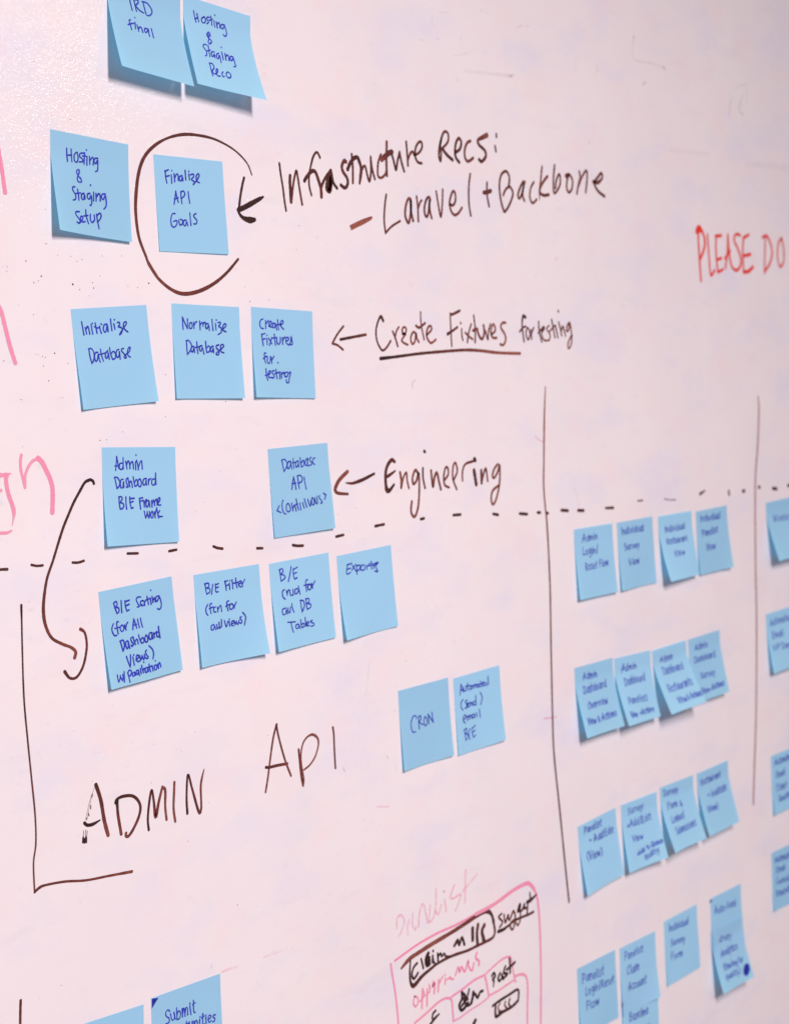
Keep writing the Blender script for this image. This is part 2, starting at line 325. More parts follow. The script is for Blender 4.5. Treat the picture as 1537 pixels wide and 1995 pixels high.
  ('handwriting', 'large brown marker word ADMIN', 'black', [(0.8,0.35,[-3486,-1758,349,-3449,-1883,350,-3428,-2048,351,-3401,-2168,353]), (1,1,[-3620,-2023,296,-3594,-2045,267,-3540,-2050,268,-3469,-2035,125]), (0.6,0.6,[-3524,-1822,79,-3532,-1843,79]), (0.6,0.6,[-3549,-1903,89,-3552,-1928,89]), (0.5,0.5,[-3579,-1956,89,-3572,-1978,89]), (0.5,0.5,[-3594,-1987,69,-3601,-2003,69]), (0.5,0.5,[-3502,-1776,30,-3535,-1838,30,-3595,-2001,30]), (0.5,0.5,[-3533,-1820,30,-3567,-1892,30,-3608,-1998,30]), (1,1,[-3643,-2128,167,-3649,-2165,167]), (1,1,[-3631,-2143,178,-3633,-2170,178]), (1,1,[-3613,-2134,158,-3616,-2172,158]), (0.9,1,[-3635,-2078,49,-3643,-2128,49]), (0.9,1,[-3613,-2076,49,-3624,-2144,49]), (0.9,1,[-3598,-2087,49,-3611,-2136,49]), (0.95,0.4,[-3293,-1925,406,-3291,-1963,274,-3289,-2044,274,-3271,-2192,275]), (1,0.35,[-3301,-1935,355,-3275,-1909,254,-3208,-1906,256,-3133,-1923,257,-3081,-1968,259,-3059,-2031,259,-3086,-2106,259,-3146,-2182,258,-3198,-2225,257,-3224,-2218,256,-3222,-2196,256]), (0.95,0.4,[-2989,-2227,230,-2992,-2144,230,-2968,-2022,230,-2933,-1921,231,-2918,-2011,231,-2909,-2142,316,-2866,-2030,264,-2818,-1920,233]), (0.4,0.35,[-2817,-1924,233,-2791,-1956,265,-2802,-2082,233,-2797,-2190,234]), (0.4,0.35,[-2688,-1911,235,-2699,-1992,235,-2715,-2118,235,-2706,-2226,236]), (0.9,0.35,[-2571,-2193,244,-2568,-2059,217,-2538,-1882,217,-2500,-2013,218,-2446,-2207,274,-2416,-2183,220,-2407,-2018,219,-2388,-1945,220,-2358,-1878,110])]),
  ('handwriting', 'brown marker word API beside ADMIN', 'black', [(0.6,0.35,[-1483,-1674,266,-1534,-1780,224,-1585,-1949,223,-1627,-2101,223,-1666,-2220,222]), (0.7,0.4,[-1485,-1675,224,-1468,-1782,225,-1411,-1985,226,-1345,-2148,228]), (0.9,0.4,[-1644,-2011,269,-1596,-2020,270,-1489,-2025,272,-1381,-2035,275]), (0.6,0.5,[-1230,-1943,254,-1223,-2083,254,-1215,-2190,254,-1201,-2265,255]), (0.5,0.3,[-1201,-2265,194,-1188,-2208,194,-1206,-2086,194,-1203,-1981,194,-1166,-1894,194,-1102,-1851,195,-1036,-1849,245,-983,-1889,246,-976,-1950,197,-1023,-2042,197,-1098,-2103,195,-1178,-2131,194]), (0.6,0.6,[-775,-1834,225,-768,-1907,225,-772,-2057,226,-772,-2202,226])]),
  ('bracket', 'long brown marker bracket at the left around ADMIN API', 'black', [(1,0.45,[-4061,-298,210,-4070,-452,159,-4080,-613,159,-4097,-978,159,-4091,-1292,160,-4081,-1588,160,-4073,-1855,161,-4084,-2060,161,-4119,-2210,160,-4127,-2423,161]), (0.7,0.4,[-4127,-2420,189,-4079,-2398,237,-4017,-2395,191,-3842,-2416,194,-3643,-2459,198,-3414,-2484,202,-3190,-2510,257])]),
  ('short_line', 'short dark marker stroke at the lower left edge', 'black', [(0.8,0.5,[-4321,-3175,233,-4333,-3271,233,-4348,-3420,233])]),
  ('dividing_line', 'long brown vertical line left of the four-note rows', 'black', [(0.25,0.35,[2800,1065,158,2756,768,269,2705,290,269,2681,25,269,2697,-244,270]), (0.35,0.8,[2702,-245,286,2711,-568,286,2705,-1063,287,2671,-1643,288,2636,-2379,288,2630,-2786,289,2687,-3421,291,2742,-4070,293,2772,-4395,294])]),
  ('dividing_line', 'thinner reddish vertical line near the right edge', 'black', [(0.15,0.2,[7486,793,210,7490,612,316,7419,164,316,7320,-281,315,7240,-1307,315,7208,-2017,315,7097,-3159,315,6989,-3869,315,6928,-4293,314])]),
  ('handwriting', 'red marker words PLEASE DO', 'red', [(0.8,0.4,[6148,2825,425,6138,2706,425,6145,2467,425,6161,2215,426]), (0.9,0.6,[6103,2800,578,6168,2839,773,6245,2789,466,6291,2698,467,6263,2590,467,6164,2475,465]), (0.9,0.9,[6102,2791,578,6185,2811,580]), (0.4,0.9,[6360,2767,391,6377,2513,392,6402,2289,393,6500,2344,395]), (0.6,0.8,[6571,2754,376,6554,2559,376,6577,2330,377]), (0.8,0.6,[6557,2754,435,6698,2768,438]), (0.8,0.8,[6555,2471,396,6680,2494,399]), (0.9,0.7,[6582,2323,397,6705,2359,400]), (0.6,0.4,[6868,2783,402,6836,2567,402,6772,2381,401]), (0.7,0.5,[6868,2783,402,6884,2568,403,6928,2412,405,7038,2355,407,7146,2403,410,7174,2493,410,7112,2616,408,7020,2722,406,7070,2795,407,7179,2790,409]), (0.8,0.6,[6773,2497,401,6908,2585,404]), (0.4,0.6,[7264,2758,411,7231,2578,411,7235,2343,412]), (0.6,0.4,[7255,2758,411,7406,2802,415]), (0.8,0.7,[7245,2537,453,7430,2562,457]), (0.9,0.7,[7234,2340,494,7353,2348,497,7482,2406,501]), (0.3,0.4,[7847,2800,361,7818,2594,361,7787,2339,361]), (0.6,0.4,[7773,2783,402,7888,2806,404,7981,2712,407,8014,2586,408,7935,2456,406,7788,2353,403]), (0.3,0.3,[8290,2791,392,8199,2719,390,8161,2561,389,8219,2426,391,8328,2494,393,8344,2638,393,8299,2787,392])]),
  ('handwriting', 'pink marker letters cut off at the left edge', 'pink', [(0.5,0.5,[-3964,794,252,-3976,748,252,-3977,684,252,-3964,620,252,-3951,555,253]), (0.4,0.4,[-3952,555,253,-3943,638,253,-3908,704,253,-3862,745,254,-3799,761,256]), (0.7,0.7,[-3815,761,407,-3778,725,408,-3746,663,410,-3717,601,411,-3702,535,412,-3705,456,412,-3718,352,412]), (0.5,0.5,[-4205,665,301,-4134,660,303,-4069,666,92]), (0.6,0.5,[-4112,660,350,-4116,602,350,-4105,524,350,-4079,444,352,-4067,384,352,-4077,332,139,-4091,289,69]), (0.5,0.5,[-4100,253,139,-4148,241,230,-4242,250,228]), (0.4,0.4,[-4215,550,228,-4165,551,229]), (0.3,0.3,[-4089,673,37,-4091,642,37])]),
  ('short_line', 'upper thick pink marker stroke at the left edge', 'pink', [(0.6,0.7,[-3983,3110,365,-3972,3002,365,-3956,2864,366,-3941,2694,367])]),
  ('short_line', 'lower thick pink marker stroke at the left edge', 'pink', [(0.6,0.7,[-4069,1871,366,-4048,1826,367,-4022,1706,368,-3995,1585,369,-3959,1466,371])]),
  ('box_outline', 'pink marker screen outline at the bottom', 'pink', [(0.7,0.5,[-173,-4169,240,-157,-4295,240,-133,-4447,241,-115,-4671,241,-112,-4842,242]), (1,0.6,[-112,-4158,227,6,-4139,229,236,-4104,233,529,-4085,238,829,-4087,243,1160,-4070,249]), (0.4,0.9,[1149,-4071,395,1458,-4057,404,1790,-4004,413,2014,-3995,419,2091,-4025,421,2154,-4095,392]), (0.7,0.5,[2154,-4095,314,2198,-4194,315,2216,-4361,315,2216,-4630,316,2195,-5028,316,2139,-5604,316])]),
  ('box_outline', 'brown marker rounded box at the bottom', 'black', [(0.35,0.3,[-23,-4257,269,55,-4221,433,132,-4199,436,287,-4181,441,424,-4166,445,623,-4150,451]), (0.35,0.9,[619,-4150,423,825,-4133,429,1137,-4096,439,1264,-4083,516,1347,-4097,519,1407,-4152,373,1432,-4231,448]), (0.7,0.5,[1428,-4223,329,1445,-4326,329,1409,-4380,328,1301,-4390,326,1132,-4389,322]), (0.6,0.9,[1137,-4389,322,987,-4390,319,804,-4373,315,663,-4368,312,504,-4376,308,404,-4395,348,266,-4426,413,176,-4466,479,131,-4473,478,99,-4435,340,91,-4347,272,111,-4231,245])]),
  ('handwriting', 'black marker word in the rounded box', 'black', [(0.95,0.95,[206,-4279,288,152,-4305,287,122,-4363,286,148,-4411,287,212,-4375,288]), (0.95,0.95,[271,-4258,261,295,-4355,262]), (0.95,0.95,[379,-4238,458,343,-4279,457,348,-4336,457,383,-4340,458,388,-4286,458]), (0.95,0.95,[445,-4281,279,435,-4340,279]), (0.95,0.95,[377,-4260,277,398,-4345,278]), (0.9,0.9,[454,-4233,279,456,-4238,279]), (0.95,0.9,[443,-4277,265,451,-4331,265,469,-4363,265]), (0.95,0.9,[520,-4280,280,522,-4366,281]), (0.95,0.8,[525,-4315,252,563,-4290,253,581,-4325,253,619,-4310,254,643,-4344,255,709,-4367,256]), (0.8,0.9,[782,-4282,328,840,-4241,330,862,-4296,330,908,-4236,331,942,-4317,332]), (0.8,0.8,[840,-4241,315,813,-4269,315]), (0.8,0.9,[1084,-4196,467,1077,-4308,467]), (0.6,0.8,[1175,-4186,440,1151,-4266,440,1151,-4368,440]), (0.6,0.8,[1277,-4219,473,1233,-4270,472,1260,-4369,473]), (0.6,0.7,[1240,-4240,265,1236,-4358,266])]),
  ('handwriting', 'underlined black word right of the rounded box', 'black', [(0.7,0.7,[1572,-4186,256,1520,-4207,255,1580,-4273,257,1527,-4313,256]), (0.6,0.7,[1611,-4207,257,1616,-4258,257,1631,-4293,258,1681,-4227,258,1685,-4271,258,1702,-4288,259]), (0.6,0.5,[1714,-4276,274,1771,-4215,275,1797,-4259,276,1794,-4321,276,1756,-4391,275,1720,-4384,275,1709,-4328,274,1784,-4306,276]), (0.8,0.8,[1848,-4236,354,1889,-4175,354,1888,-4210,354,1869,-4242,354]), (0.6,0.4,[1895,-4249,247,1882,-4333,247,1858,-4370,246,1829,-4378,246,1812,-4351,246]), (0.8,0.8,[1900,-4251,309,1939,-4236,309,1969,-4194,310,1958,-4235,310,1997,-4243,311]), (0.7,0.5,[2030,-4199,280,2017,-4258,280,2007,-4312,280]), (0.9,0.8,[2073,-4109,265,2076,-4199,265]), (0.9,0.9,[2017,-4190,389,2093,-4183,391,2188,-4155,196])]),
  ('underline', None, 'black', [(0.95,0.7,[1499,-4348,375,1582,-4353,378,1688,-4337,289,1783,-4318,291,1921,-4318,294,2027,-4324,296,2119,-4320,298])]),
  ('handwriting', 'pink marker word inside the pink screen outline', 'pink', [(0.6,0.7,[146,-4582,205,120,-4630,205,146,-4680,205,190,-4653,206,183,-4602,206,144,-4580,205]), (0.6,0.7,[268,-4548,234,253,-4628,234,243,-4728,234]), (0.7,0.7,[272,-4562,221,285,-4618,221,219,-4652,220]), (0.6,0.6,[336,-4570,222,319,-4727,222]), (0.6,0.6,[369,-4538,208,371,-4600,208,313,-4624,208]), (0.9,0.7,[434,-4529,251,417,-4576,251,455,-4548,252,436,-4641,251]), (0.7,0.7,[516,-4535,225,498,-4647,224]), (0.7,0.6,[512,-4580,211,580,-4522,211]), (0.7,0.8,[619,-4554,212,609,-4607,212]), (0.9,0.9,[617,-4515,184,618,-4521,184]), (0.5,0.8,[649,-4573,213,692,-4565,213,701,-4586,213,742,-4598,214]), (0.6,0.8,[776,-4570,229,827,-4507,230,843,-4564,230,877,-4518,230,926,-4582,231,986,-4491,232,993,-4554,232,1041,-4607,233,1076,-4542,234]), (0.6,0.9,[1135,-4455,264,1110,-4498,263,1158,-4547,264,1155,-4586,264])]),
  ('handwriting', 'faded pink marker word above the screen outline', 'faint_pink', [(0.6,0.6,[-61,-3863,268,-45,-3776,268,12,-3759,269,53,-3816,270,34,-3881,270,-28,-3943,269]), (0.5,0.5,[129,-3838,272,96,-3893,271,97,-3973,271]), (0.6,0.6,[183,-3792,245,174,-3896,245,204,-3956,246,226,-3933,246]), (0.7,0.7,[260,-3943,247,283,-3817,247,340,-3743,248,379,-3857,249,395,-3939,249]), (0.6,0.6,[449,-3786,250,416,-3932,250]), (0.6,0.6,[403,-3942,277,465,-3933,279,524,-3852,280,551,-3657,280]), (0.6,0.6,[524,-3872,280,566,-3906,281,614,-3831,281]), (0.9,0.9,[673,-3709,254,669,-3717,254]), (0.6,0.6,[672,-3795,282,687,-3911,283]), (0.7,0.7,[836,-3695,257,771,-3770,256,770,-3812,256,842,-3815,257,926,-3812,259,887,-3881,258,831,-3945,257]), (0.5,0.5,[1024,-3598,362,1004,-3746,361,986,-3908,361]), (0.4,0.4,[957,-3790,360,1064,-3742,363,1200,-3684,366])]),
  ('tab_outline', 'pink marker tabs inside the screen outline', 'pink', [(0.5,0.6,[123,-4831,246,246,-4807,248,361,-4780,250,477,-4752,252,581,-4745,254,664,-4765,256,698,-4804,256,703,-4905,257,707,-5008,257]), (0.4,0.4,[707,-5008,186,813,-5008,187,956,-4988,189,1143,-4977,191,1302,-4952,193]), (0.5,0.5,[697,-4761,242,864,-4744,245,1062,-4713,248,1239,-4715,251]), (0.6,0.6,[1239,-4715,266,1261,-4789,267,1276,-4868,267,1289,-4941,268]), (0.5,0.5,[1239,-4715,222,1389,-4675,224,1551,-4645,227,1665,-4656,228,1696,-4696,229,1707,-4769,229,1724,-4851,230,1751,-4943,230]), (0.4,0.5,[1289,-4941,223,1457,-4940,226,1595,-4928,228,1724,-4917,230]), (0.5,0.5,[1727,-4883,276,1832,-4893,278,1912,-4923,279,1948,-4984,280,1950,-5104,280,1930,-5259,280,1909,-5484,280])]),
  ('handwriting', 'black scribbled marker words in the pink tabs', 'black', [(0.95,0.95,[442,-4816,280,399,-4835,279,388,-4874,279]), (0.95,0.95,[493,-4866,211,434,-4883,322,380,-4907,320,337,-4929,320]), (1,1,[862,-4770,360,856,-4835,360,811,-4881,359,836,-4939,360,885,-4938,361,948,-4905,363]), (1,1,[861,-4777,317,912,-4820,318,896,-4875,318,851,-4900,317]), (0.95,0.95,[978,-4779,291,945,-4837,290,911,-4886,289,926,-4925,290,1001,-4922,291,1052,-4838,292]), (1,1,[1042,-4828,409,1026,-4877,408,1001,-4922,408]), (0.95,0.95,[1036,-4826,321,1072,-4858,322,1110,-4902,323,1149,-4862,324,1195,-4862,325]), (0.95,0.95,[901,-4816,289,887,-4858,289,951,-4866,290]), (0.95,0.9,[1359,-4759,298,1392,-4740,299,1411,-4781,299,1369,-4795,299,1385,-4824,299,1371,-4877,149]), (0.95,0.95,[1496,-4774,301,1459,-4810,300,1474,-4849,301,1523,-4830,302,1517,-4793,302,1547,-4851,302]), (0.95,0.95,[1589,-4733,303,1555,-4788,302,1618,-4821,304,1543,-4844,302]), (0.8,0.9,[1664,-4673,304,1667,-4743,305,1662,-4821,305]), (0.9,0.9,[1609,-4773,319,1679,-4761,320,1753,-4740,322]), (0.95,0.95,[1052,-5115,439,1020,-5138,438])]),
  ('box_outline', 'small black marker box inside the pink outline', 'black', [(0.95,0.9,[1344,-5064,299,1447,-5050,301,1620,-5040,304,1784,-5037,308,1777,-5146,308]), (0.9,0.9,[1774,-5147,354,1667,-5175,351,1504,-5179,347,1395,-5190,375,1383,-5136,344,1393,-5081,345]), (0.25,0.5,[1470,-5075,211,1433,-5111,210,1462,-5165,211]), (0.9,0.6,[1558,-5089,227,1544,-5119,227,1577,-5166,228]), (0.9,0.6,[1637,-5087,259,1613,-5121,259,1635,-5163,259]), (0.8,0.8,[1438,-5157,226,1505,-5169,227])]),
  ('tick_mark', 'small pink cross stroke high on the vertical line', 'faint_pink', [(0.6,0.6,[2571,565,188,2641,524,189,2732,492,190])]),
  ('tick_mark', 'small pink cross stroke low on the vertical line', 'faint_pink', [(0.8,0.5,[2486,-2367,238,2579,-2379,239,2703,-2388,241])]),
  ('smudge', None, 'faint_grey', [(0.9,0.9,[7104,4444,222,7044,4347,222,7021,4223,222]), (0.9,0.9,[7394,4503,246,7292,4370,245,7312,4304,246,7401,4272,247]), (0.5,0.5,[7205,4570,203,7359,4629,205,7491,4636,206,7493,4420,207])]),
  ('smudge', None, 'faint_grey', [(0.5,0.4,[4870,4909,230,4850,4669,230,5225,4656,235,5515,4638,239]), (1,1,[4865,4916,265,4880,4901,265]), (1,1,[5492,4641,276,5536,4623,276]), (0.9,0.9,[4068,4476,219,4095,4436,219]), (0.9,0.9,[5027,4398,268,5084,4427,269]), (0.4,0.4,[3658,4545,164,3655,4398,164])]),
  ('smudge', None, 'faint_grey', [(0.2,0.5,[1668,4179,331,2042,4196,339,2475,4218,350]), (0.9,0.9,[2430,4208,197,2520,4233,198]), (0.3,0.4,[1517,4307,142,1723,4351,144])]),
  ('smudge', None, 'faint_grey', [(0.2,0.2,[5538,3709,510,5946,3716,522,6459,3730,538]), (0.3,0.2,[7409,3669,723,7848,3693,740,8599,3712,771])]),
  ('smudge', None, 'faint_grey', [(1,0.7,[649,1199,164,608,1171,163,612,1128,163]), (1,1,[-667,-2223,164,-652,-2258,165]), (1,1,[-58,-2246,172,-45,-2263,172]), (0.9,0.9,[-2417,-3493,133,-2413,-3516,133]), (0.5,0.4,[-243,-1345,130,-272,-1519,130,-311,-1630,129]), (0.6,0.6,[3220,9,131,3279,-105,132,3328,-236,132])]),
  ('smudge', None, 'faint_grey', [(0.8,0.8,[2605,4707,122,2652,4734,123,2706,4746,123]), (0.9,0.9,[2787,4751,124,2823,4751,124]), (0.8,0.8,[1007,4393,137,1038,4392,137]), (0.8,0.8,[1258,4434,139,1290,4438,140]), (0.8,0.8,[1636,4476,143,1654,4488,143]), (0.4,0.4,[1211,4650,97,1204,4566,97,1260,4543,97]), (0.4,0.4,[1312,4688,98,1452,4707,99]), (0.4,0.4,[2098,4844,103,2100,4770,103]), (0.3,0.3,[899,4678,95,900,4604,95])]),
  ('smudge', None, 'faint_pink', [(0.5,0.2,[-2304,-3587,224,-2223,-3588,226,-2128,-3598,227]), (0.3,0.1,[-1807,-3611,175,-1664,-3617,177,-1519,-3624,179]), (0.4,0.4,[-235,-2677,197,-76,-2709,199])]),
]
DASHES = [[-4266,-13,192,-4162,-22,230],
  [-3944,-15,198,-3898,-28,198,-3841,-31,200],
  [-3561,-42,205,-3507,-48,206,-3452,-41,207],
  [-3016,-34,215,-2911,-44,217],
  [-2582,-63,223,-2503,-60,225],
  [-2093,-77,233,-2048,-95,234,-1990,-107,235],
  [-1588,-147,243,-1523,-154,244],
  [-1149,-167,252,-1088,-180,253,-1020,-185,255],
  [-583,-152,263,-485,-146,265],
  [-41,-111,274,84,-106,277],
  [625,-110,288,675,-107,289],
  [1129,-118,299,1244,-123,301],
  [1777,-166,313,1858,-183,315],
  [2230,-205,323,2360,-222,326],
  [2549,-223,330,2595,-227,331],
  [2711,-242,333,2735,-247,334],
  [2984,-238,340,3109,-254,342],
  [3300,-269,347,3409,-280,349],
  [3842,-292,256,3998,-303,362],
  [4513,-271,178,4617,-274,197],
  [5096,-298,129,5216,-320,93,5344,-328,150],
  [5923,-310,407,6043,-279,195],
  [6629,-334,424,6630,-372,424],
  [6982,-363,432,7029,-363,433],
  [7404,-346,442,7431,-348,443],
  [7784,-391,452,7889,-407,454],
  [8208,-390,462,8295,-390,464]]
SPECKS = [(-3666,2096,72),(-3739,2048,55),(-3373,2041,87),(-3311,2003,66),(-3174,2016,58),(-3181,2056,44),(-3107,2109,40),(-3798,2206,54),(-3976,2125,41),(-3319,2215,48),(-3270,2229,44),(-2610,2061,75),(-2731,2025,46),(-2829,2037,41),(-3591,1529,64),(-3705,1436,51),(-3708,1507,42),(-3766,1524,34),(-3743,1519,34),(-3683,1499,47),(-1491,1926,62),(-1545,2045,41),(-1258,1940,47),(-4059,1483,41),(-2870,2266,36),(-3068,2261,40),(-3001,1567,36),(-2498,1340,43),(-2528,1006,43),(-3149,859,49),(-3213,857,54),(-2983,910,36)]
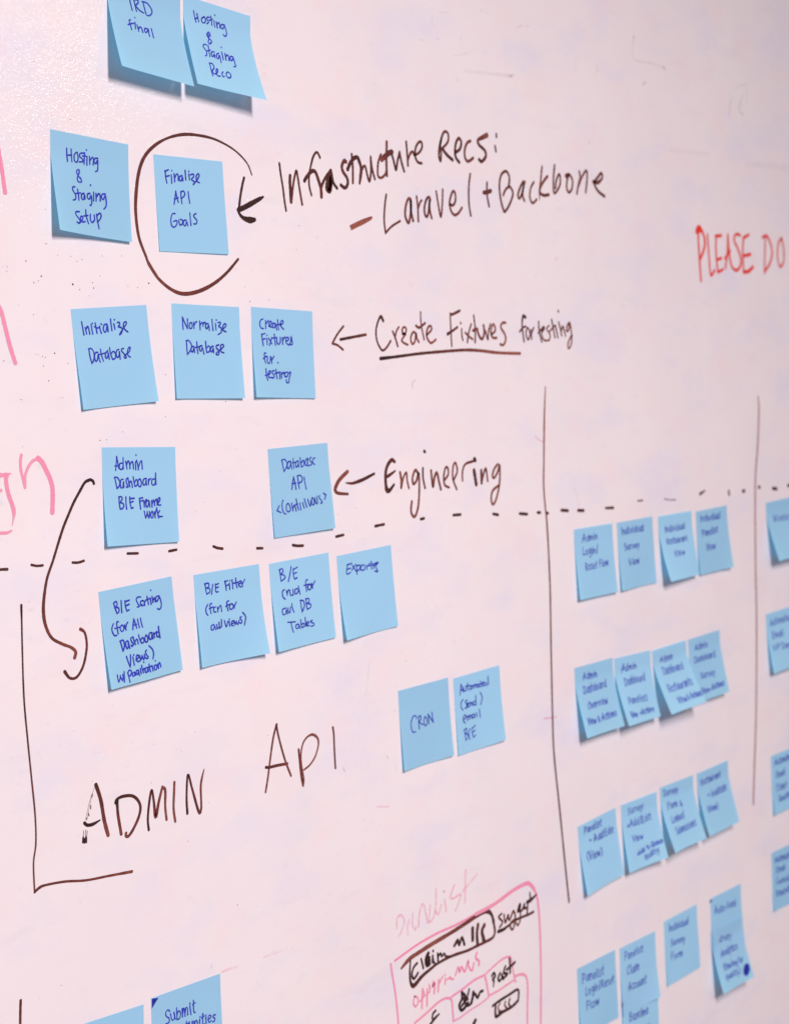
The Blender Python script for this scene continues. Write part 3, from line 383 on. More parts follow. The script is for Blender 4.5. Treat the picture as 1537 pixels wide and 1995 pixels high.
NOTES = {
  'ird': ((-0.2831,0.4418,-0.091,0.0169,0.0141,0.0000), [[[299,188,311,247,321,303],[355,179,369,233,379,298],[361,178,406,172,412,200,368,240],[379,244,425,277,477,292],[480,176,495,229,508,296],[469,174,537,175,593,223,592,268,552,303,517,307]],[[275,415,255,429,261,478,267,527],[229,481,265,463,312,445],[334,430,327,471,326,504],[343,375,343,378],[355,455,361,490,365,522],[364,499,388,470,411,469,420,520],[493,462,463,465,449,496,465,511,495,481,507,459,505,510,507,543],[551,448,556,489,560,544]]], None),
  'reco': ((-0.2039,0.4371,-0.087,0.0158,0.0175,0.0002), [[[145,136,161,194,175,251],[194,156,206,193,217,238],[162,217,209,194],[292,170,261,194,269,232,307,225,322,185,298,164],[378,155,347,157,345,184,365,207,337,232],[397,137,409,184,411,233],[378,186,421,163],[446,175,453,242],[456,110,458,113],[481,181,491,243],[489,211,515,178,531,201,532,234],[603,186,559,191,546,226,574,234,603,199,622,246,620,290,590,316,570,301]],[[362,363,330,337,345,324,363,339,333,379,316,345,314,384,367,420],[338,388,310,452,333,461,365,430,352,404]],[[277,488,241,487,218,521,252,562,247,612,223,625],[299,488,295,562,291,621],[265,559,320,537],[378,548,340,552,321,590,336,611,371,574,366,615],[439,549,412,560,394,604,414,619,447,567,447,656],[492,523,493,611],[500,463,501,467],[538,527,535,607],[539,571,574,534,585,561,580,602],[654,541,615,545,603,587,627,592,656,555,663,618,663,653,631,663]],[[263,701,263,785,268,848],[256,702,305,702,317,743,273,792],[273,792,294,822,342,802,368,757,352,751,334,789,339,833,383,830],[445,765,419,791,423,830,448,816],[518,750,483,782,495,825,540,810,549,768,518,750]]], None),
  'hset': ((-0.3489,0.3185,-0.072,0.0079,0.0010,0.0000), [[[202,156,201,216,204,285],[257,157,259,216,260,281],[205,224,262,216],[322,180,295,211,294,267,323,277,343,232,334,178],[417,175,375,181,362,215,397,234,395,262,353,270],[429,169,421,230,414,283],[398,205,443,199],[458,201,450,287],[451,135,452,139],[488,197,490,276],[492,239,524,201,541,217,532,275],[596,200,560,205,546,240,570,256,593,215,593,271,584,324,559,337]],[[365,449,314,395,316,362,341,349,345,372,313,442,325,473,367,467,353,427]],[[271,532,246,536,241,565,274,616,268,655,234,669],[305,551,312,602,313,658],[282,596,345,583],[388,582,356,596,352,634,375,645,396,595,397,637],[468,571,437,580,431,618,457,629,483,588,486,653,474,688,458,690],[519,550,512,640],[482,484,482,489],[550,560,546,636],[553,597,587,555,604,581,601,628],[675,548,631,558,622,593,646,608,674,562,682,637,673,676,646,703]],[[306,776,262,782,253,807,291,848,314,874,286,896,262,885],[293,886,341,851,345,818,319,826,316,855,339,875,377,865],[396,745,396,806,420,880],[365,811,422,798],[455,784,450,837,473,862,508,829,506,783],[539,769,546,834,561,912],[544,787,585,753,602,780,579,820,545,848]]], None),
  'fin': ((-0.2475,0.3074,-0.006,0.0006,0.0007,0.0000), [[[153,157,154,220,166,287],[146,167,200,144],[159,217,208,206],[236,194,235,282],[246,147,247,153],[277,182,279,265],[280,226,317,179,335,202,331,246],[390,194,355,206,348,240,372,249,395,208,399,247],[438,136,440,234],[489,172,495,231],[492,139,492,145],[513,175,555,167,559,192,523,224,568,250,545,276],[545,276,620,207,640,166,617,160,593,194,603,238,637,251]],[[284,362,269,426,248,500],[284,362,295,425,311,477],[257,448,315,428],[358,367,355,431,363,489],[354,367,396,355,412,393,361,435],[463,356,467,414,475,478]],[[253,598,212,605,187,665,194,728,233,740,270,704,269,670,225,682],[300,664,309,712,343,706,354,666,321,653],[408,659,374,665,363,705,389,719,414,673,423,717],[466,582,468,641,471,710],[558,582,522,599,527,623,562,656,548,691,514,693]]], None),
  'init': ((-0.3413,0.1856,0.046,0.0011,0.0011,0.0000), [[[121,131,128,191,133,262],[160,189,165,221,169,254],[166,210,193,180,203,202,209,258],[241,162,243,211,248,260],[258,151,261,154],[294,150,299,200,304,253],[278,188,322,204,346,192],[347,188,351,224,360,258],[368,165,377,169],[446,172,413,174,392,212,403,248,427,238,449,179,452,247],[499,122,500,182,503,239],[537,173,545,227],[549,129,551,133],[587,162,611,159,612,184,591,204,627,213,643,236,623,270,600,285],[600,280,654,225,702,182,700,160,671,169,661,208,680,241,713,263]],[[174,403,176,480,190,550],[169,406,202,401,229,434,230,484,215,525,190,551],[282,445,254,447,235,484,242,530,266,521,289,459,292,516,303,545],[323,416,328,476,344,537],[301,467,376,458,417,436],[416,439,386,459,376,493,391,512,414,482,419,454,424,523],[444,409,449,470,468,528],[458,470,489,447,513,474,507,516,473,528],[566,434,537,440,522,481,535,514,562,491,569,449,569,531],[629,428,605,430,601,454,642,496,652,522,628,524,626,506,652,490],[652,490,704,461,718,422,695,428,676,470,683,506,709,521]]], None),
  'norm': ((-0.2385,0.1904,-0.035,0.0012,0.0011,0.0000), [[[148,138,150,205,152,266],[153,142,179,196,216,256],[216,256,219,203,220,156],[272,193,248,206,246,249,274,254,288,218,272,189],[307,187,312,253],[314,221,337,187,355,182],[396,172,399,223,400,266],[403,214,437,183,446,226],[444,205,478,182,484,246],[525,198,495,199,481,233,504,250,530,211,535,269],[581,149,584,209,590,267],[631,190,635,259],[645,151,646,155],[667,181,706,175,699,201,674,219,715,240,712,283,662,309],[713,261,776,225,790,198,766,191,740,222,744,261,785,277]],[[193,386,191,458,195,534],[186,388,225,385,262,431,247,482,195,532],[296,447,261,452,252,491,275,503,297,464,303,511],[341,395,343,455,350,519],[313,456,378,446],[414,436,385,441,376,480,399,492,419,453,438,522],[471,388,473,452,481,508],[478,461,515,434,533,468,511,499,481,504],[581,437,550,447,536,486,559,498,579,459,582,506],[666,423,630,428,628,458,662,483,653,527,617,523,637,497],[649,497,732,439,727,417,696,422,687,466,697,496,733,504]]], None),
  'crt': ((-0.1484,0.1880,-0.049,0.0023,0.0009,0.0000), [[[184,126,145,141,131,186,148,225,186,233],[225,142,224,231],[227,177,271,140],[271,202,317,173,312,147,283,162,281,202,322,209],[376,166,343,168,335,208,367,212,388,175,401,237],[419,124,425,178,431,236],[375,184,467,171],[460,181,507,156,501,129,470,144,469,189,514,228]],[[153,292,159,354,170,421],[152,301,208,285],[159,354,208,343],[234,342,235,409],[237,302,238,306],[263,337,310,398],[315,326,270,417],[356,288,359,347,368,409],[328,334,393,323],[393,327,396,381,421,398,449,370,452,321],[485,319,487,396],[489,360,511,323,535,315],[542,362,589,342,584,315,550,326,545,376,585,402],[585,402,621,364,631,300,647,372,639,395,606,396]],[[206,504,180,509,179,567,191,616],[156,568,223,539,221,602,249,619,272,574,272,542],[287,546,292,618],[295,582,333,536],[390,605,395,608]],[[189,679,194,746,208,808],[170,755,227,741],[226,745,261,722,256,700,229,718,228,772,270,775],[328,698,295,703,293,730,323,756,302,779,270,775],[355,684,358,733,367,787],[332,729,405,714],[412,709,413,790],[439,713,441,776],[443,740,478,712,490,739],[552,711,505,716,495,753,528,761,557,729,599,705,567,783,560,824,523,825,519,797]]], None),
  'adm': ((-0.3203,0.0804,-0.057,0.0017,0.0016,0.0000), [[[192,94,187,147,176,235],[192,94,206,156,217,213],[168,190,226,188],[264,164,237,164,223,197,235,223,262,222,277,181],[278,107,278,165,278,222],[313,145,320,186,327,222],[323,181,345,139,363,170,367,219],[368,182,397,145,412,178,413,224],[445,150,444,191,445,232],[450,78,454,83],[457,134,474,183,480,233],[481,212,502,163,525,141,531,184,533,225]],[[157,305,170,363,181,418],[154,307,189,306,222,347,214,392,181,419],[268,328,241,331,228,380,237,413,259,405,272,348,274,414],[333,313,311,329,309,361,329,395,323,411,304,402],[333,313,342,358,353,403],[352,366,372,346,384,375,387,412],[404,302,412,351,421,401],[417,368,446,331,461,360,448,393,423,401],[484,328,467,352,472,398,497,406,512,370,500,332,484,328],[583,325,550,329,532,362,541,391,569,379,577,338,580,392],[610,334,607,388],[609,355,629,333,644,327],[699,332,665,335,652,372,668,394,696,386,709,340],[713,270,710,332,713,390]],[[203,506,199,567,209,628],[197,506,232,503,242,527,210,563],[210,563,250,573,259,601,236,625,209,628],[293,508,290,570,295,631],[344,510,344,575,360,625],[346,526,403,524],[347,567,385,556],[357,627,382,620]],[[474,526,479,584,484,637],[474,528,518,521],[480,563,516,547],[525,548,536,585,537,618],[536,589,554,553,572,541],[598,554,571,557,560,598,573,620,596,595,604,558,614,621],[640,555,644,622],[649,589,665,548,678,573,681,606],[683,573,705,540,717,566,718,603],[722,587,754,558,755,529,735,537,725,578,740,604,765,603]],[[532,660,541,701,550,731],[550,731,569,694,573,669],[572,686,594,732],[594,732,607,695,603,666],[636,671,621,696,627,729,647,730,657,693,642,663],[675,673,682,735],[682,698,705,640,708,632],[705,636,719,687,730,737],[748,663,718,695],[718,695,736,721,781,724]]], None),
  'dba': ((-0.1389,0.0678,0.012,0.0008,0.0019,0.0000), [[[217,140,227,205,240,272],[211,142,261,135,297,174,289,219,240,273],[357,165,317,171,298,220,315,246,353,210,360,170,371,253],[404,135,402,187,405,247],[388,186,449,182],[484,171,449,177,438,222,456,240,484,203,483,175,490,240],[521,137,522,192,533,244],[528,202,572,169,582,202,565,232,533,244],[648,152,609,172,597,221,619,235,644,188,644,156,639,234,666,238,705,230],[706,147,677,168,707,207,705,230],[770,159,735,168,728,209,756,234]],[[390,346,366,408,344,484],[390,346,402,416,413,488],[355,421,422,420],[454,347,459,416,467,486],[448,340,499,337,531,372,517,408,458,425],[563,361,568,431,579,503]],[[118,646,73,698],[73,698,134,727],[186,591,165,630,164,694,185,741,213,749],[253,639,230,660,230,714,265,731,295,698,275,646,253,635],[322,637,331,729],[334,702,365,664,383,735],[400,599,406,659,424,725],[379,661,419,656],[454,650,460,729],[500,650,516,716],[532,612,560,707],[588,622,604,683,623,697,637,640],[661,610,646,646,657,689,685,687,690,646,668,606],[708,615,714,671,740,683,744,600],[789,599,776,617,812,658,822,682,795,684],[857,576,896,598],[896,598,868,649]]], None),
  'sor': ((-0.3334,-0.0295,0.039,0.0027,0.0011,0.0000), [[[185,151,196,199,214,257],[183,145,218,133,227,169,197,194],[197,194,239,202,244,239,214,258],[285,137,280,199,278,258],[334,146,334,203,346,254],[333,156,391,150],[334,200,386,191],[346,256,378,247]],[[550,144,509,139,486,161,506,212,520,236,489,238],[565,186,540,192,542,231,579,235,591,201,569,184],[591,201,593,238],[593,211,613,189,635,179],[635,153,640,193,645,236],[613,189,670,180],[678,176,682,243],[693,95,694,100],[704,162,709,226],[711,211,733,183,741,227],[804,176,762,175,747,206,766,226,802,189,819,245,809,297,778,313,758,301],[540,218,553,223]],[[150,351,123,393,126,439,147,472,174,474],[218,343,198,342,191,390,196,463],[162,402,236,398],[252,385,231,407,242,446,270,441,279,406,259,384],[292,388,294,419,307,442],[304,421,319,387,339,370]],[[424,349,406,403,394,456],[424,349,437,399,447,450],[401,413,453,412],[474,363,477,411,484,452],[513,357,516,403,526,454]],[[210,538,219,592,227,645],[206,543,245,537,259,574,248,618,226,648],[309,557,281,562,276,613,290,634,309,604,312,563,321,635],[382,529,350,539,355,571,374,606,354,621,346,609],[382,529,389,573,400,611],[402,580,426,559,436,582,438,613],[459,523,466,571,483,612],[478,579,509,559,522,588,508,611,483,612],[553,546,535,574,539,612,568,607,574,566,557,542],[640,531,604,535,593,580,615,600,635,562,639,536,643,598],[663,540,666,589],[666,562,687,542,706,533],[730,542,704,548,702,585,726,589,742,555],[738,486,737,544,741,606]],[[261,709,274,769,289,824],[289,824,305,770,316,704],[343,731,345,778,346,815],[359,710,359,714],[375,768,416,750,413,724,391,730,385,770,402,790,431,785],[433,733,439,781],[439,781,460,759,466,740],[466,745,480,784],[480,784,498,762,499,735],[536,696,517,708,528,747,545,771,529,784,513,775],[574,658,613,700,623,750,605,799]],[[107,870,107,906,112,941],[112,941,137,912,146,883],[144,893,163,938],[163,938,179,905,177,877],[202,853,184,956]],[[247,873,252,921,257,974],[247,873,274,852,298,873,279,906,254,911],[338,886,309,891,304,921,325,920,340,895,343,919],[388,876,364,876,355,906,375,915,390,887,392,934],[418,866,419,919],[476,810,477,813],[440,839,443,882,452,915],[452,889,469,872,477,910],[514,875,486,875,477,910,500,920,516,886,522,914],[541,844,541,886,549,925],[521,877,579,868],[579,868,585,922],[632,825,633,830],[628,872,609,879,611,916,636,916,645,881,629,870],[661,868,665,912],[665,890,684,857,696,875,699,903]]], None),
  'fil': ((-0.2337,-0.0284,0.004,0.0015,0.0019,0.0000), [[[160,114,166,175,174,229],[152,116,210,115,214,151,172,164],[172,164,225,177,222,212,174,229],[274,135,247,239],[315,137,312,218,348,225],[311,146,361,138],[314,180,353,175]],[[458,122,465,172,470,227],[452,134,500,122],[465,178,509,169],[522,155,524,222],[533,126,535,131],[567,124,572,222],[623,113,627,174,635,218],[589,163,666,161],[664,185,703,172,698,153,669,162,666,201,698,220],[709,161,721,217],[718,192,762,143]],[[175,343,145,375,140,422,162,455],[236,339,211,342,205,395,213,444],[193,387,253,378],[286,382,258,396,258,432,291,437],[313,386,319,441],[318,417,365,375,373,443]],[[494,345,463,353,461,407,473,451],[441,398,503,382],[523,385,495,405,508,438,542,436,555,402,532,380],[556,396,571,434],[566,421,606,372]],[[243,568,201,574,196,615,228,620,249,581,261,625],[283,574,286,622,313,602],[319,555,324,622],[324,622,355,597,358,531],[358,531,354,608]],[[403,549,424,621,455,563],[471,565,478,621],[479,542,480,547],[506,601,541,588,535,569,509,577,504,613,537,624],[552,571,560,615,584,582],[584,582,600,621,628,576],[665,545,639,553,668,594,649,613,620,599],[688,499,728,554,697,641]]], None),
  'cru': ((-0.1458,-0.0295,0.019,0.0035,0.0008,0.0000), [[[163,90,170,160,175,223],[154,89,209,84,214,122,172,141],[172,141,236,163,238,195,175,221],[355,79,328,157,291,240],[388,108,382,165,394,223],[388,115,458,99],[382,165,439,157],[394,227,441,217]],[[215,323,177,337,177,399,209,429],[244,340,251,392],[250,373,277,336,299,342],[299,342,305,400,342,399],[351,337,350,406],[424,341,386,348,380,392,417,391,440,363],[447,313,451,352,461,410]],[[612,267,580,268,575,332,576,395],[543,321,614,318],[633,321,602,342,615,382,654,375,659,337,633,317],[672,314,683,373],[676,353,731,296]],[[202,529,145,539,145,595,192,590,209,543,218,601],[238,534,239,585,266,589],[266,589,285,529],[309,495,310,546,330,597]],[[460,480,460,544,469,615],[451,481,505,493,516,552,469,615],[555,475,551,532,557,597],[545,478,601,482,596,520,551,532],[551,532,621,549,615,587,556,599]],[[261,702,269,766,285,820],[207,693,335,708],[383,741,340,747,338,784,376,784,391,748,403,795],[427,697,432,787],[434,755,476,750,481,782,435,791],[505,684,509,787],[521,770,561,757,554,739,524,751,529,784,566,790],[622,735,591,749,645,777,642,800,593,801]]], None),
  'exp': ((-0.0596,-0.0325,0.027,0.0008,0.0012,0.0000), [[[185,124,155,232,228,226],[174,129,258,122],[168,181,234,176],[248,205,328,144],[266,147,329,229],[345,154,339,266],[344,163,409,168,382,217,338,218],[434,176,410,221,483,227,482,178,435,167],[519,179,527,233],[523,209,583,169],[611,149,611,241],[569,196,655,191],[645,178,653,240],[675,182,743,179,689,220,718,286,663,273],[656,216,705,181]]], None),
  'cron': ((0.0149,-0.1669,-0.003,0.0007,0.0011,0.0000), [[[319,403,316,368,263,362,217,414,204,479,227,551,285,558],[362,388,359,471,364,540],[355,391,404,381,406,419,360,463],[367,457,440,501],[485,411,462,460,480,520,524,502,524,441,491,408],[554,386,559,455,563,513],[559,394,607,456,650,510],[650,510,639,439,634,377]]], None),
  'aut': ((0.0987,-0.1695,0.011,0.0010,0.0014,0.0000), [[[157,97,140,164,124,231],[157,97,177,155,191,205],[134,174,200,179],[203,144,211,200,249,200],[254,153,255,201],[290,113,291,160,306,206],[254,146,331,148],[350,159,339,197,372,199,375,164,350,155],[395,156,410,202],[406,181,441,156,450,197],[451,178,480,156,488,201],[531,165,497,175,501,203,528,200,543,175,553,209],[573,133,583,174,592,212],[557,170,616,169],[614,184,648,174,643,158,616,165,619,201,651,211],[707,181,674,187,684,213,718,207],[735,103,736,155,742,207]],[[174,303,132,334,125,395,158,437],[260,327,221,335,241,379,236,424,205,418],[245,403,286,383,276,362,254,381,269,419,302,414],[313,369,321,410],[319,393,352,368,360,413],[423,374,383,382,391,419,438,408],[451,300,444,362,442,429],[545,278,583,341,563,401,539,436]],[[149,564,210,537,194,506,161,519,148,572,182,610],[230,529,235,589],[234,565,268,529,281,582],[281,559,314,526,327,576],[390,533,351,537,346,576,386,572,396,538,404,583],[437,527,443,579],[506,493,506,548,510,600]],[[152,690,163,763,173,835],[145,696,198,684,206,724,165,747],[165,747,220,766,215,805,173,835],[279,700,240,755,256,837],[324,701,316,763,334,826],[323,709,391,683],[316,763,383,745],[334,828,388,809]]], None),
  'adl': ((0.3199,-0.0463,-0.009,0.0037,0.0029,0.0003), [["Admin",195,196,584,190,100],["Login/",178,378,574,390,104],["Reset",213,599,512,599,104],["Flow",582,591,819,588,96]], None),
  'isv': ((0.4053,-0.0474,0.002,0.0013,0.0013,0.0000), [["Individual",116,182,725,188,99],["Survey",165,422,578,422,94],["View",242,656,550,653,94]], None),
  'res': ((0.4934,-0.0487,-0.002,0.0113,0.0068,0.0004), [["Individual",171,259,761,258,94],["Restaurant",169,446,797,445,96],["View",326,651,644,643,97]], None),
  'pan': ((0.5797,-0.0509,0.011,0.0010,0.0051,0.0000), [["Individual",142,176,765,186,101],["Panelist",161,411,660,395,106],["View",245,638,537,637,101]], None),
  'wee': ((0.7572,-0.0560,0.021,0.0148,0.0161,0.0000), [["Weekly",203,343,878,375,106]], None),
  'ovw': ((0.3085,-0.1938,-0.009,0.0119,0.0107,0.0000), [["Admin",203,204,571,206,95],["Dashboard",168,394,764,387,110],["Overview",197,617,708,622,102],["View",111,825,323,837,93],["&",379,839,435,840,89],["Actions",487,834,878,819,94]], None),
  'pns': ((0.3875,-0.1961,-0.031,0.0156,0.0106,0.0002), [["Admin",178,222,595,217,98],["Dashboard",203,428,782,418,106],["Panelists",185,698,735,716,104],["View",147,890,351,898,87],["+Actions",415,892,860,895,86]], None),
  'rst': ((0.4676,-0.1998,0.012,0.0205,0.0214,0.0005), [["Admin",198,221,584,220,102],["Dashboard",209,413,789,411,116],["Restaurants",184,682,888,685,118],["View",311,880,551,885,103],["&",578,885,639,883,88],["Actions",677,881,980,877,89]], None),
  'srv': ((0.5491,-0.1996,0.012,0.0066,0.0084,0.0000), [["Admin",209,200,585,205,101],["Dashboard",141,388,801,393,96],["Survey",251,656,700,669,97],["View-",220,896,490,887,87],["Actions",520,880,887,870,83]], None),
  'au1': ((0.7456,-0.1968,0.012,0.0056,0.0097,0.0000), [["Automated",137,215,893,228,114],["Email",163,439,544,443,114],["VIP Demo",122,639,817,670,99]], None),
  'pae': ((0.2999,-0.3640,0.049,0.0050,0.0045,0.0000), [["Panelist",148,147,600,156,100],["+",264,295,318,302,73],["Add/Edit",377,326,889,338,95],["(View)",141,533,537,564,111]], None),
  'sue': ((0.3873,-0.3604,-0.020,0.0065,0.0110,0.0002), [["Survey",173,177,601,180,95],["+Add/Edit",126,368,783,375,98],["View",216,592,502,599,89],["+Add",277,807,485,789,71],["to",539,772,620,774,63],["Queue",664,766,976,756,77],["quality",448,903,839,874,85]], None),
  'suf': ((0.4713,-0.3592,-0.019,0.0149,0.0136,0.0000), [["Survey",88,151,533,176,98],["Form",164,363,462,374,93],["&",537,395,601,399,94],["Linked",189,587,573,582,100],["Submissions",220,765,843,753,106]], None),
  'ree': ((0.5557,-0.3611,0.006,0.0126,0.0109,0.0002), [["Restaurant",116,215,742,208,96],["+",258,427,320,431,72],["Add/Edit",379,455,863,442,97],["(view)",166,649,496,661,97]], None),
  'au2': ((0.7440,-0.3788,-0.012,0.0010,0.0026,0.0000), [["Automated",131,181,798,189,114],["Email",165,396,488,404,113],["(Start",140,625,514,633,113],["Questions",199,812,751,813,103]], None),
  'au3': ((0.7352,-0.5022,-0.023,0.0007,0.0010,0.0000), [["Automated",110,197,787,227,104],["Email",152,376,476,395,103],["(weekly",136,573,753,619,103],["Reminders",118,777,764,799,114]], None),
  'plo': ((0.2858,-0.5152,-0.019,0.0009,0.0010,0.0000), [["Panelist",118,240,674,275,131],["Login/Reset",180,434,935,464,109],["Flow",181,639,506,660,117]], None),
  'pcl': ((0.3708,-0.5182,-0.028,0.0011,0.0013,0.0000), [["Panelist",130,217,652,214,113],["Claim",163,439,529,450,121],["Account",183,685,704,708,116]], None),
  'bas': ((0.3696,-0.5787,-0.041,0.0010,0.0016,0.0012), [["Baseline",174,333,714,366,121],["Survey",208,569,721,594,112]], [-6, -2, 86, 8, 51, 41, -5, 75]),
  'inf': ((0.4666,-0.5153,-0.003,0.0009,0.0006,0.0000), [["Individual",141,198,718,231,103],["Survey",172,433,586,470,103],["Form",159,643,500,668,102]], None),
  'see': ((0.5756,-0.5181,-0.018,0.0012,0.0010,0.0000), [["Auto-Seed",124,285,819,312,117]], [-24, 18, 40, 18, 38, 49, -13, 78]),
  'ana': ((0.5731,-0.5570,-0.030,0.0125,0.0144,0.0012), [["Survey",135,221,619,267,101],["Analytics",212,464,739,471,105],["(How",199,679,432,684,96],["long",467,684,642,692,92],["for",680,697,830,698,93],["quality)",193,823,657,843,87]], [748, 824, 819, 757, 909, 749, 959, 795, 941, 864, 857, 923, 774, 930, 732, 889]),
  'lef': ((-0.3921,-0.3526,-0.072,0.0017,0.0012,0.0000), [], None),
  'sub': ((-0.3085,-0.3558,-0.045,0.0013,0.0012,0.0000), [["Submit",187,322,624,323,138],["opportunities",119,470,891,487,114]], [13, 7, 106, 22, 56, 65, 8, 114]),
}


# ------------------------------------------------------------------ the wall
def wall_surf(x, y, lift):
    return (x, -lift, HC + y)

def make_wall():
    # a plastered wall 0.12 m thick with its front face in the plane y = 0
    x0, x1, z0, z1, t = -2.6, 4.2, 0.0, 2.95, 0.12
    v = [(x0, 0, z0), (x1, 0, z0), (x1, 0, z1), (x0, 0, z1), (x0, t, z0), (x1, t, z0), (x1, t, z1), (x0, t, z1)]
    f = [(0, 1, 2, 3), (5, 4, 7, 6), (1, 5, 6, 2), (4, 0, 3, 7), (3, 2, 6, 7), (4, 5, 1, 0)]
    o = new_obj('wall', v, f, WALL, smooth=False)
    o['kind'] = 'structure'
    o['label'] = 'pinkish white glossy wall written on with markers'
    return o

wall = make_wall()

def trip(a):
    return [(a[i] * 1e-4, a[i + 1] * 1e-4, a[i + 2] * 1e-5) for i in range(0, len(a), 3)]

for mi, (name, label, ink, strokes) in enumerate(MARKS):
    g = Ink(wall_surf, mi)
    for d0, d1, a in strokes:
        g.stroke(trip(a), d0, d1, n=7)
    o = g.build(name, INK[ink], wall)
    if label:
        o['label'] = label
for i, a in enumerate(DASHES):
    g = Ink(wall_surf, 500 + i)
    g.stroke(trip(a), 0.85, 0.75, n=5)
    g.build('dash', INK['black'], wall)

def blob(g, x, y, r, rnd, d):
    n = 7
    b = len(g.v)
    g.k += 0.02
    lift = 0.00006 + 0.000002 * (g.k % 5)
    g.v.append(g.surf(x, y, lift)); g.ink.append(d); g.rim.append(0)
    for i in range(n):
        a = 2 * math.pi * i / n
        q = r * rnd.uniform(0.6, 1.25)
        g.v.append(g.surf(x + math.cos(a) * q, y + math.sin(a) * q, lift)); g.ink.append(d); g.rim.append(0.6)
    for i in range(n):
        g.f.append((b, b + 1 + i, b + 1 + (i + 1) % n))

def make_specks():
    rnd = random.Random(11)
    g = Ink(wall_surf)
    for x, y, r in SPECKS:
        blob(g, x * 1e-4, y * 1e-4, r * 1e-5, rnd, 0.95)
    # dried crumbs of marker in loose drifts
    drifts = [(-0.36, 0.245, 0.05, 22), (-0.33, 0.21, 0.06, 18), (-0.385, 0.13, 0.03, 10), (-0.07, 0.235, 0.03, 8), (0.02, 0.29, 0.02, 6),
              (-0.10, 0.0, 0.05, 9), (-0.21, 0.05, 0.04, 8), (-0.27, -0.24, 0.08, 14), (-0.31, -0.17, 0.05, 12), (0.0, -0.12, 0.07, 8),
              (0.33, 0.43, 0.06, 18), (0.45, 0.40, 0.06, 10), (0.25, 0.2, 0.2, 10), (-0.15, 0.38, 0.06, 8), (-0.28, 0.36, 0.05, 8), (-0.2, -0.02, 0.25, 30)]
    for x, y, s, n in drifts:
        for _ in range(int(n * 1.4)):
            blob(g, rnd.gauss(x, s), rnd.gauss(y, s * 0.7), rnd.uniform(0.00015, 0.00055) * rnd.uniform(0.5, 1), rnd, rnd.uniform(0.1, 0.8))
    o = g.build('marker_specks', INK['black'], wall)
    o['kind'] = 'stuff'

make_specks()

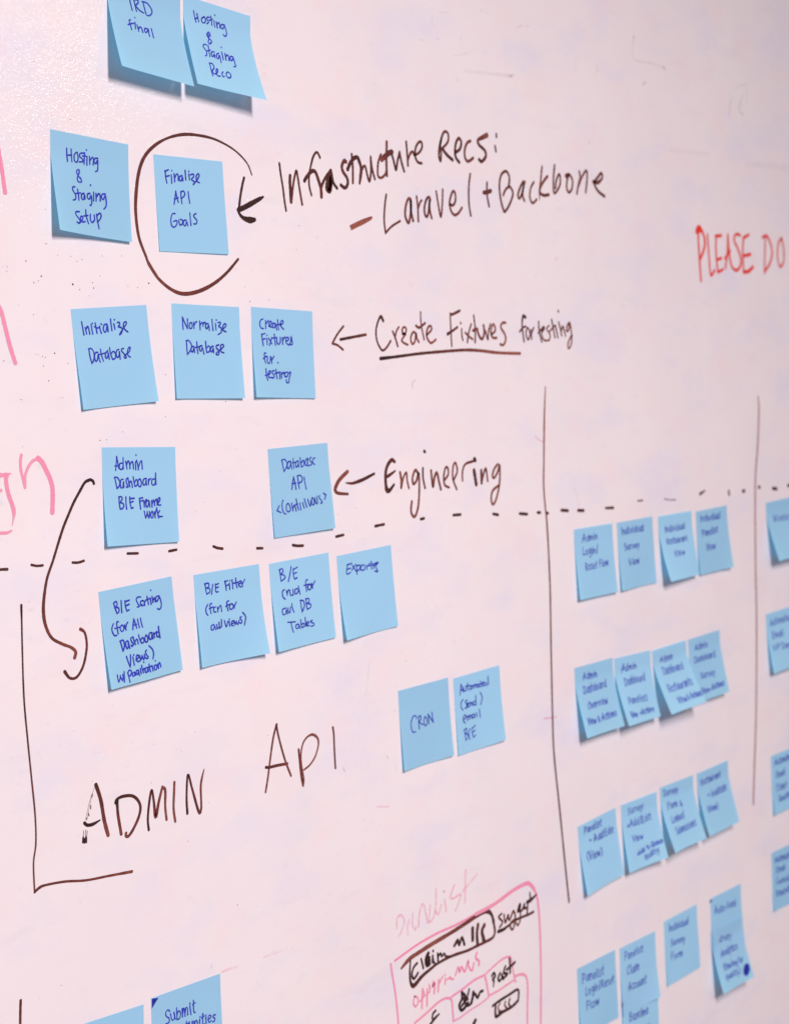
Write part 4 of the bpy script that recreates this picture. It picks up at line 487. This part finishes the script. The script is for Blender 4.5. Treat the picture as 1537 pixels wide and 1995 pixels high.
# ------------------------------------------------------------------ the pen writer's alphabet (unit = capital height)
GL = {
 'A': (.62, ".02,0 .28,1|.28,1 .40,.5 .54,0|.0,.36 .50,.40"), 'B': (.52, ".06,1 .05,0|.05,.98 .36,.92 .34,.6 .1,.52|.1,.52 .44,.45 .40,.08 .04,.02"),
 'C': (.52, ".46,.86 .30,1 .08,.66 .08,.24 .26,.0 .48,.14"), 'D': (.56, ".08,1 .06,0|.0,.96 .36,.90 .50,.5 .36,.1 .02,.02"),
 'E': (.46, ".06,1 .05,.02|.05,.97 .40,1|.05,.53 .34,.55|.04,.03 .42,.04"), 'F': (.46, ".06,1 .06,0|.04,.97 .42,1|.05,.52 .34,.55"),
 'G': (.58, ".48,.84 .30,1 .07,.66 .08,.2 .28,.0 .50,.18 .50,.44|.28,.44 .52,.46"), 'H': (.54, ".05,1 .06,0|.44,1 .44,0|.04,.48 .46,.54"),
 'I': (.16, ".07,1 .08,0"), 'L': (.44, ".06,1 .05,.3 .05,.03|.05,.03 .40,.05"), 'N': (.56, ".06,0 .06,1|.06,1 .42,.02|.42,.02 .46,1"),
 'O': (.56, ".28,1 .07,.7 .08,.2 .28,0 .48,.28 .46,.76 .27,1"), 'P': (.50, ".06,1 .07,0|.02,.96 .36,.96 .44,.72 .34,.5 .08,.46"),
 'Q': (.58, ".28,1 .07,.7 .08,.2 .28,0 .48,.28 .46,.76 .27,1|.3,.25 .55,-.05"), 'R': (.54, ".06,1 .07,0|.02,.96 .36,.96 .42,.74 .30,.54 .08,.5|.16,.5 .48,0"),
 'S': (.44, ".40,.88 .24,1 .06,.82 .12,.58 .36,.36 .32,.08 .04,.04"), 'T': (.50, ".24,.98 .25,0|.0,.95 .48,1"), 'V': (.50, ".02,1 .22,.0|.22,.0 .46,1"),
 'W': (.7, ".02,1 .16,0|.16,0 .32,.7|.32,.7 .46,0|.46,0 .64,1"),
 'a': (.46, ".38,.54 .20,.58 .04,.32 .10,.02 .26,.08 .38,.48|.38,.56 .39,.18 .46,.0"), 'b': (.44, ".05,1 .04,.02|.04,.30 .22,.56 .39,.36 .28,.02 .05,.05"),
 'c': (.38, ".34,.50 .18,.58 .04,.30 .14,.02 .36,.10"), 'd': (.47, ".36,.5 .16,.56 .03,.26 .15,.0 .36,.2|.42,1 .38,.45 .42,0"),
 'e': (.42, ".04,.28 .34,.38 .26,.58 .10,.52 .04,.25 .14,.02 .39,.10"), 'f': (.38, ".38,.92 .24,1 .17,.74 .17,.0|.0,.50 .34,.56"),
 'g': (.46, ".38,.50 .20,.58 .05,.34 .13,.08 .30,.2 .40,.55|.40,.55 .39,-.1 .24,-.42 .04,-.26"), 'h': (.43, ".04,1 .04,0|.05,.28 .20,.56 .34,.44 .36,0"),
 'i': (.17, ".06,.56 .08,0|.09,.80 .10,.86"), 'k': (.40, ".04,1 .04,0|.34,.58 .08,.26|.08,.26 .36,0"), 'l': (.16, ".06,1 .07,0"),
 'm': (.62, ".03,.56 .04,0|.05,.28 .17,.56 .27,.42 .28,0|.29,.28 .41,.56 .52,.42 .54,0"), 'n': (.44, ".03,.56 .05,0|.06,.28 .20,.56 .34,.42 .37,0"),
 'o': (.42, ".20,.57 .04,.36 .10,.03 .29,.05 .36,.34 .19,.58"), 'p': (.45, ".04,.56 .06,-.42|.06,.30 .22,.58 .38,.38 .28,.04 .07,.10"),
 'q': (.45, ".36,.52 .18,.58 .04,.32 .14,.03 .32,.2|.38,.56 .38,-.42"), 'r': (.34, ".04,.56 .06,0|.06,.28 .16,.52 .31,.56"),
 's': (.35, ".31,.52 .15,.58 .06,.43 .26,.2 .20,.01 .02,.04"), 't': (.34, ".14,.90 .15,.12 .29,.02|.0,.54 .32,.60"),
 'u': (.44, ".03,.56 .06,.10 .20,.01 .33,.14 .36,.56|.36,.52 .40,0"), 'v': (.38, ".02,.56 .16,.02|.16,.02 .34,.58"), 'w': (.54, ".02,.56 .12,.03|.12,.03 .25,.45|.25,.45 .37,.03|.37,.03 .50,.58"),
 'x': (.38, ".02,.56 .34,0|.34,.58 .02,0"), 'y': (.40, ".03,.56 .18,.12|.36,.58 .18,.0 .03,-.38"), 'z': (.38, ".04,.54 .31,.56 .14,.30 .32,.14 .22,-.20 .04,-.14"),
 '&': (.50, ".44,.06 .10,.72 .16,.98 .32,.92 .30,.68 .06,.30 .12,.02 .30,.04 .44,.36"), '/': (.26, ".18,1.02 .06,-.05"), '(': (.26, ".24,1.05 .06,.74 .05,.28 .20,-.12"),
 ')': (.26, ".02,1.05 .20,.74 .20,.28 .02,-.12"), '<': (.30, ".24,.58 .03,.34|.03,.34 .26,.12"), '>': (.30, ".02,.84 .24,.64|.24,.64 .04,.44"), '+': (.40, ".18,.56 .19,.10|.02,.32 .36,.35"),
 '-': (.34, ".03,.36 .28,.38"), '.': (.20, ".08,.03 .10,.0"), ' ': (.26, ""), '1': (.2, ".1,1 .1,0"),
}

LABELS = {
 'ird': 'blue sticky note curling off the wall at the top edge, reading Final',
 'reco': 'blue sticky note reading Hosting & Staging Reco, curled out at its foot',
 'hset': 'blue sticky note reading Hosting & Staging Setup, left of the ringed note',
 'fin': 'flat blue sticky note reading Finalize API Goals inside the brown ring',
 'init': 'blue sticky note reading Initialize Database, tilted, leftmost of its row',
 'norm': 'blue sticky note reading Normalize Database, middle of its row of three',
 'crt': 'blue sticky note reading Create Fixtures for testing, by the arrow',
 'adm': 'blue sticky note reading Admin Dashboard B/E Frame work',
 'dba': 'blue sticky note reading Database API Continuous, left of the word Engineering',
 'sor': 'blue sticky note reading B/E Sorting for All Dashboard Views w/ pagination',
 'fil': 'blue sticky note reading B/E Filter fcn for all views',
 'cru': 'blue sticky note reading B/E crud for all DB Tables',
 'exp': 'blue sticky note reading only Exporting, below the dashed line',
 'cron': 'flat blue sticky note reading CRON in capitals',
 'aut': 'flat blue sticky note reading Automated send email B/E, right of CRON',
 'adl': 'blue sticky note reading Admin Login, leftmost below the dashes right of the long line',
 'isv': 'blue sticky note reading Individual Survey View, second in the upper four-note row',
 'res': 'blue sticky note reading Individual Restaurant View, lifted and overlapping its right neighbour',
 'pan': 'blue sticky note reading Individual Panelist View, rightmost in the upper four-note row',
 'wee': 'blue sticky note with lifted foot, topmost at the right picture edge',
 'ovw': 'blue sticky note reading Admin Dashboard Overview, leftmost of the curling four-note row',
 'pns': 'curling blue sticky note reading Admin Dashboard Panelists',
 'rst': 'strongly lifted blue sticky note reading Admin Dashboard Restaurants',
 'srv': 'blue sticky note reading Admin Dashboard Survey, partly under the lifted Restaurants note',
 'au1': 'blue sticky note at the right edge, second from the top there',
 'pae': 'blue sticky note reading Panelist Add/Edit, leftmost of the third four-note row',
 'sue': 'blue sticky note reading Survey Add/Edit View Add to Queue',
 'suf': 'blue sticky note reading Survey Form & Linked Submissions',
 'ree': 'blue sticky note reading Restaurant Add/Edit, rightmost of the third four-note row',
 'au2': 'blue sticky note at the right edge beside the lower end of the thin line',
 'au3': 'lowest blue sticky note at the right picture edge',
 'plo': 'blue sticky note reading Panelist Login/Reset Flow at the bottom',
 'pcl': 'blue sticky note reading Panelist Claim Account, its foot covered by another note',
 'bas': 'blue sticky note reading Baseline stuck over the foot of the Claim note',
 'inf': 'flat blue sticky note reading Individual Survey Form near the bottom',
 'see': 'blue sticky note reading Auto-Seed, mostly covered by a curling note',
 'ana': 'curling blue sticky note with a round ink blot, over the Auto-Seed note',
 'lef': 'blue sticky note cut off at the bottom, left of the Submit note',
 'sub': 'blue sticky note reading Submit with an inked dark corner, at the bottom',
}

SIZE = 0.076
V0, PE = 0.2, 1.25

def make_note(key, spec, words, patch):
    x, y, t, hl, hr, z0 = spec
    rnd = random.Random(key)
    NV = 48
    W = SIZE
    # lift of the sheet off the wall and distance travelled down it, tabulated for a few columns
    def H(u):
        return hl + (hr - hl) * u
    def prof(v):
        return max(0.0, (v - V0) / (1 - V0)) ** PE
    tabs = {}
    def down(u, v):
        key_u = round(u, 3)
        if key_u not in tabs:
            h, tab = H(key_u), [0.0]
            for i in range(1, NV + 7):
                dh = h * (prof(i / NV) - prof((i - 1) / NV))
                tab.append(tab[-1] + math.sqrt(max((W / NV) ** 2 - dh * dh, 1e-12)))
            tabs[key_u] = tab
        tab = tabs[key_u]
        if v <= 0:
            return v * W
        f = v * NV
        i = min(int(f), NV + 5)
        return tab[i] + (tab[i + 1] - tab[i]) * (f - i)
    ph, am = rnd.uniform(0, 6.28), rnd.uniform(0.0003, 0.0009)
    curl = rnd.uniform(-0.0004, 0.0012)
    cs, ca = rnd.choice((0, 1)), max(0.0, rnd.uniform(-0.001, 0.0032))
    def lift_at(u, v):
        e = max(0.0, (v - 0.22) / 0.78)
        return (H(u) * prof(v) + z0 + 0.00012 + am * e * (1 + math.sin(ph + 4.2 * u + 2.6 * v))
                + curl * e * (2 * u - 1) ** 4 * (1 if curl > 0 else 0.4 * e)
                + ca * max(0.0, e + (u if cs else 1 - u) - 1.15) ** 2)
    def local(u, v, off):
        yy = down(u, v)
        h = lift_at(u, v)
        # outward normal of the bent sheet, for ink laid on it
        sl = (lift_at(u, v + 0.01) - lift_at(u, v - 0.01)) / (0.02 * W)
        n = math.hypot(1, sl)
        return (u * W, -(h + off / n), -yy + off * sl / n * -1.0)
    root = bpy.data.objects.new('sticky_note', None)
    scene.collection.objects.link(root)
    root.empty_display_size = 0.02
    root.location = (x, 0, HC + y)
    root.rotation_euler = (0, -t, 0)
    root['label'] = LABELS[key]
    root['category'] = 'sticky note'
    root['group'] = 'blue sticky notes stuck to the wall'
    nu, nv = 12, 22
    vs, fs = [], []
    for j in range(nv + 1):
        for i in range(nu + 1):
            vs.append(local(i / nu, j / nv, 0.0))
    for j in range(nv):
        for i in range(nu):
            a = j * (nu + 1) + i
            fs.append((a, a + nu + 1, a + nu + 2, a + 1))
    new_obj('paper', vs, fs, PAPER, root)
    # writing: positions in the sheet's own square, metres
    def surf(px, py, off):
        return local(px / W, -py / W, off)
    for wi, word in enumerate(words):
        if not isinstance(word[0], str):
            # a word followed stroke by stroke
            g = Ink(surf, key + str(wi))
            g.k = wi * 3 % 17
            pen = rnd.uniform(0.00128, 0.00140)
            for st in word:
                P = [(st[i] * W / 1000, -st[i + 1] * W / 1000, pen * rnd.uniform(0.85, 1.1)) for i in range(0, len(st), 2)]
                d = rnd.uniform(0.35, 0.85)
                g.stroke(P, d, d + rnd.uniform(-0.25, 0.15), n=4, jit=0.04)
            g.build('handwriting', INK['pen'], root)
            continue
        txt, u0, v0_, u1, v1, cap = word
        g = Ink(surf, key + txt + str(wi))
        g.k = wi * 3 % 17
        ax, ay, bx, by = u0 * W / 1000, -v0_ * W / 1000, u1 * W / 1000, -v1 * W / 1000
        cap = cap * W / 1000
        adv = sum(GL[c][0] for c in txt) + 0.07 * (len(txt) - 1)
        L = math.hypot(bx - ax, by - ay)
        dx, dy = (bx - ax) / L, (by - ay) / L
        ex, ey = -dy * 0.6, (dx * 0.6 + 0.4)       # pen writes nearly upright even on a sloping line
        q = math.hypot(ex, ey); ex, ey = ex / q, ey / q
        sx = L / adv
        pen = rnd.uniform(0.00122, 0.00140) * (0.94 if x > 0.25 else 1.0)
        cur = 0.0
        sl = rnd.uniform(-0.02, 0.08)
        for c in txt:
            a, st = GL[c]
            jy = rnd.uniform(-0.05, 0.05)
            js = rnd.uniform(0.90, 1.12)
            jx = rnd.uniform(0.90, 1.04)
            lsl = sl + rnd.uniform(-0.06, 0.06)
            bend = rnd.uniform(-0.08, 0.08)
            for part in st.split('|') if st else []:
                P = []
                for pr in part.split():
                    gx, gy = [float(k) for k in pr.split(',')]
                    if c.islower() and gy > 0:
                        gy = gy * 1.16 if gy <= 0.6 else 0.696 + (gy - 0.6) * 0.76
                    gx = gx * jx + rnd.uniform(-0.022, 0.022) + lsl * gy
                    gy = gy * js + jy + bend * gx + rnd.uniform(-0.025, 0.025)
                    X = (cur + gx) * sx
                    Y = gy * cap
                    P.append((ax + dx * X + ex * Y, ay + dy * X + ey * Y, pen * rnd.uniform(0.78, 1.12) * (1.12 if not P else 0.95)))
                d = rnd.uniform(0.3, 0.8)
                g.stroke(P, d, d + rnd.uniform(-0.2, 0.2), n=4, jit=0.04)
            cur += a + 0.07 + rnd.uniform(-0.02, 0.03)
        if g.v:
            g.build('handwriting', INK['pen'], root)
    if patch:
        g = Ink(surf)
        pts = [(patch[i] * W / 1000, -patch[i + 1] * W / 1000) for i in range(0, len(patch), 2)]
        cx = sum(p[0] for p in pts) / len(pts); cy = sum(p[1] for p in pts) / len(pts)
        g.v.append(surf(cx, cy, 0.00008)); g.ink.append(1); g.rim.append(0)
        for p in pts:
            g.v.append(surf(p[0], p[1], 0.00008)); g.ink.append(0.9); g.rim.append(0.5)
        n = len(pts)
        g.f = [(0, 1 + i, 1 + (i + 1) % n) for i in range(n)]
        g.build('ink_patch', INK['pen'], root)
    return root

for key, (spec, words, patch) in NOTES.items():
    make_note(key, spec, words, patch)
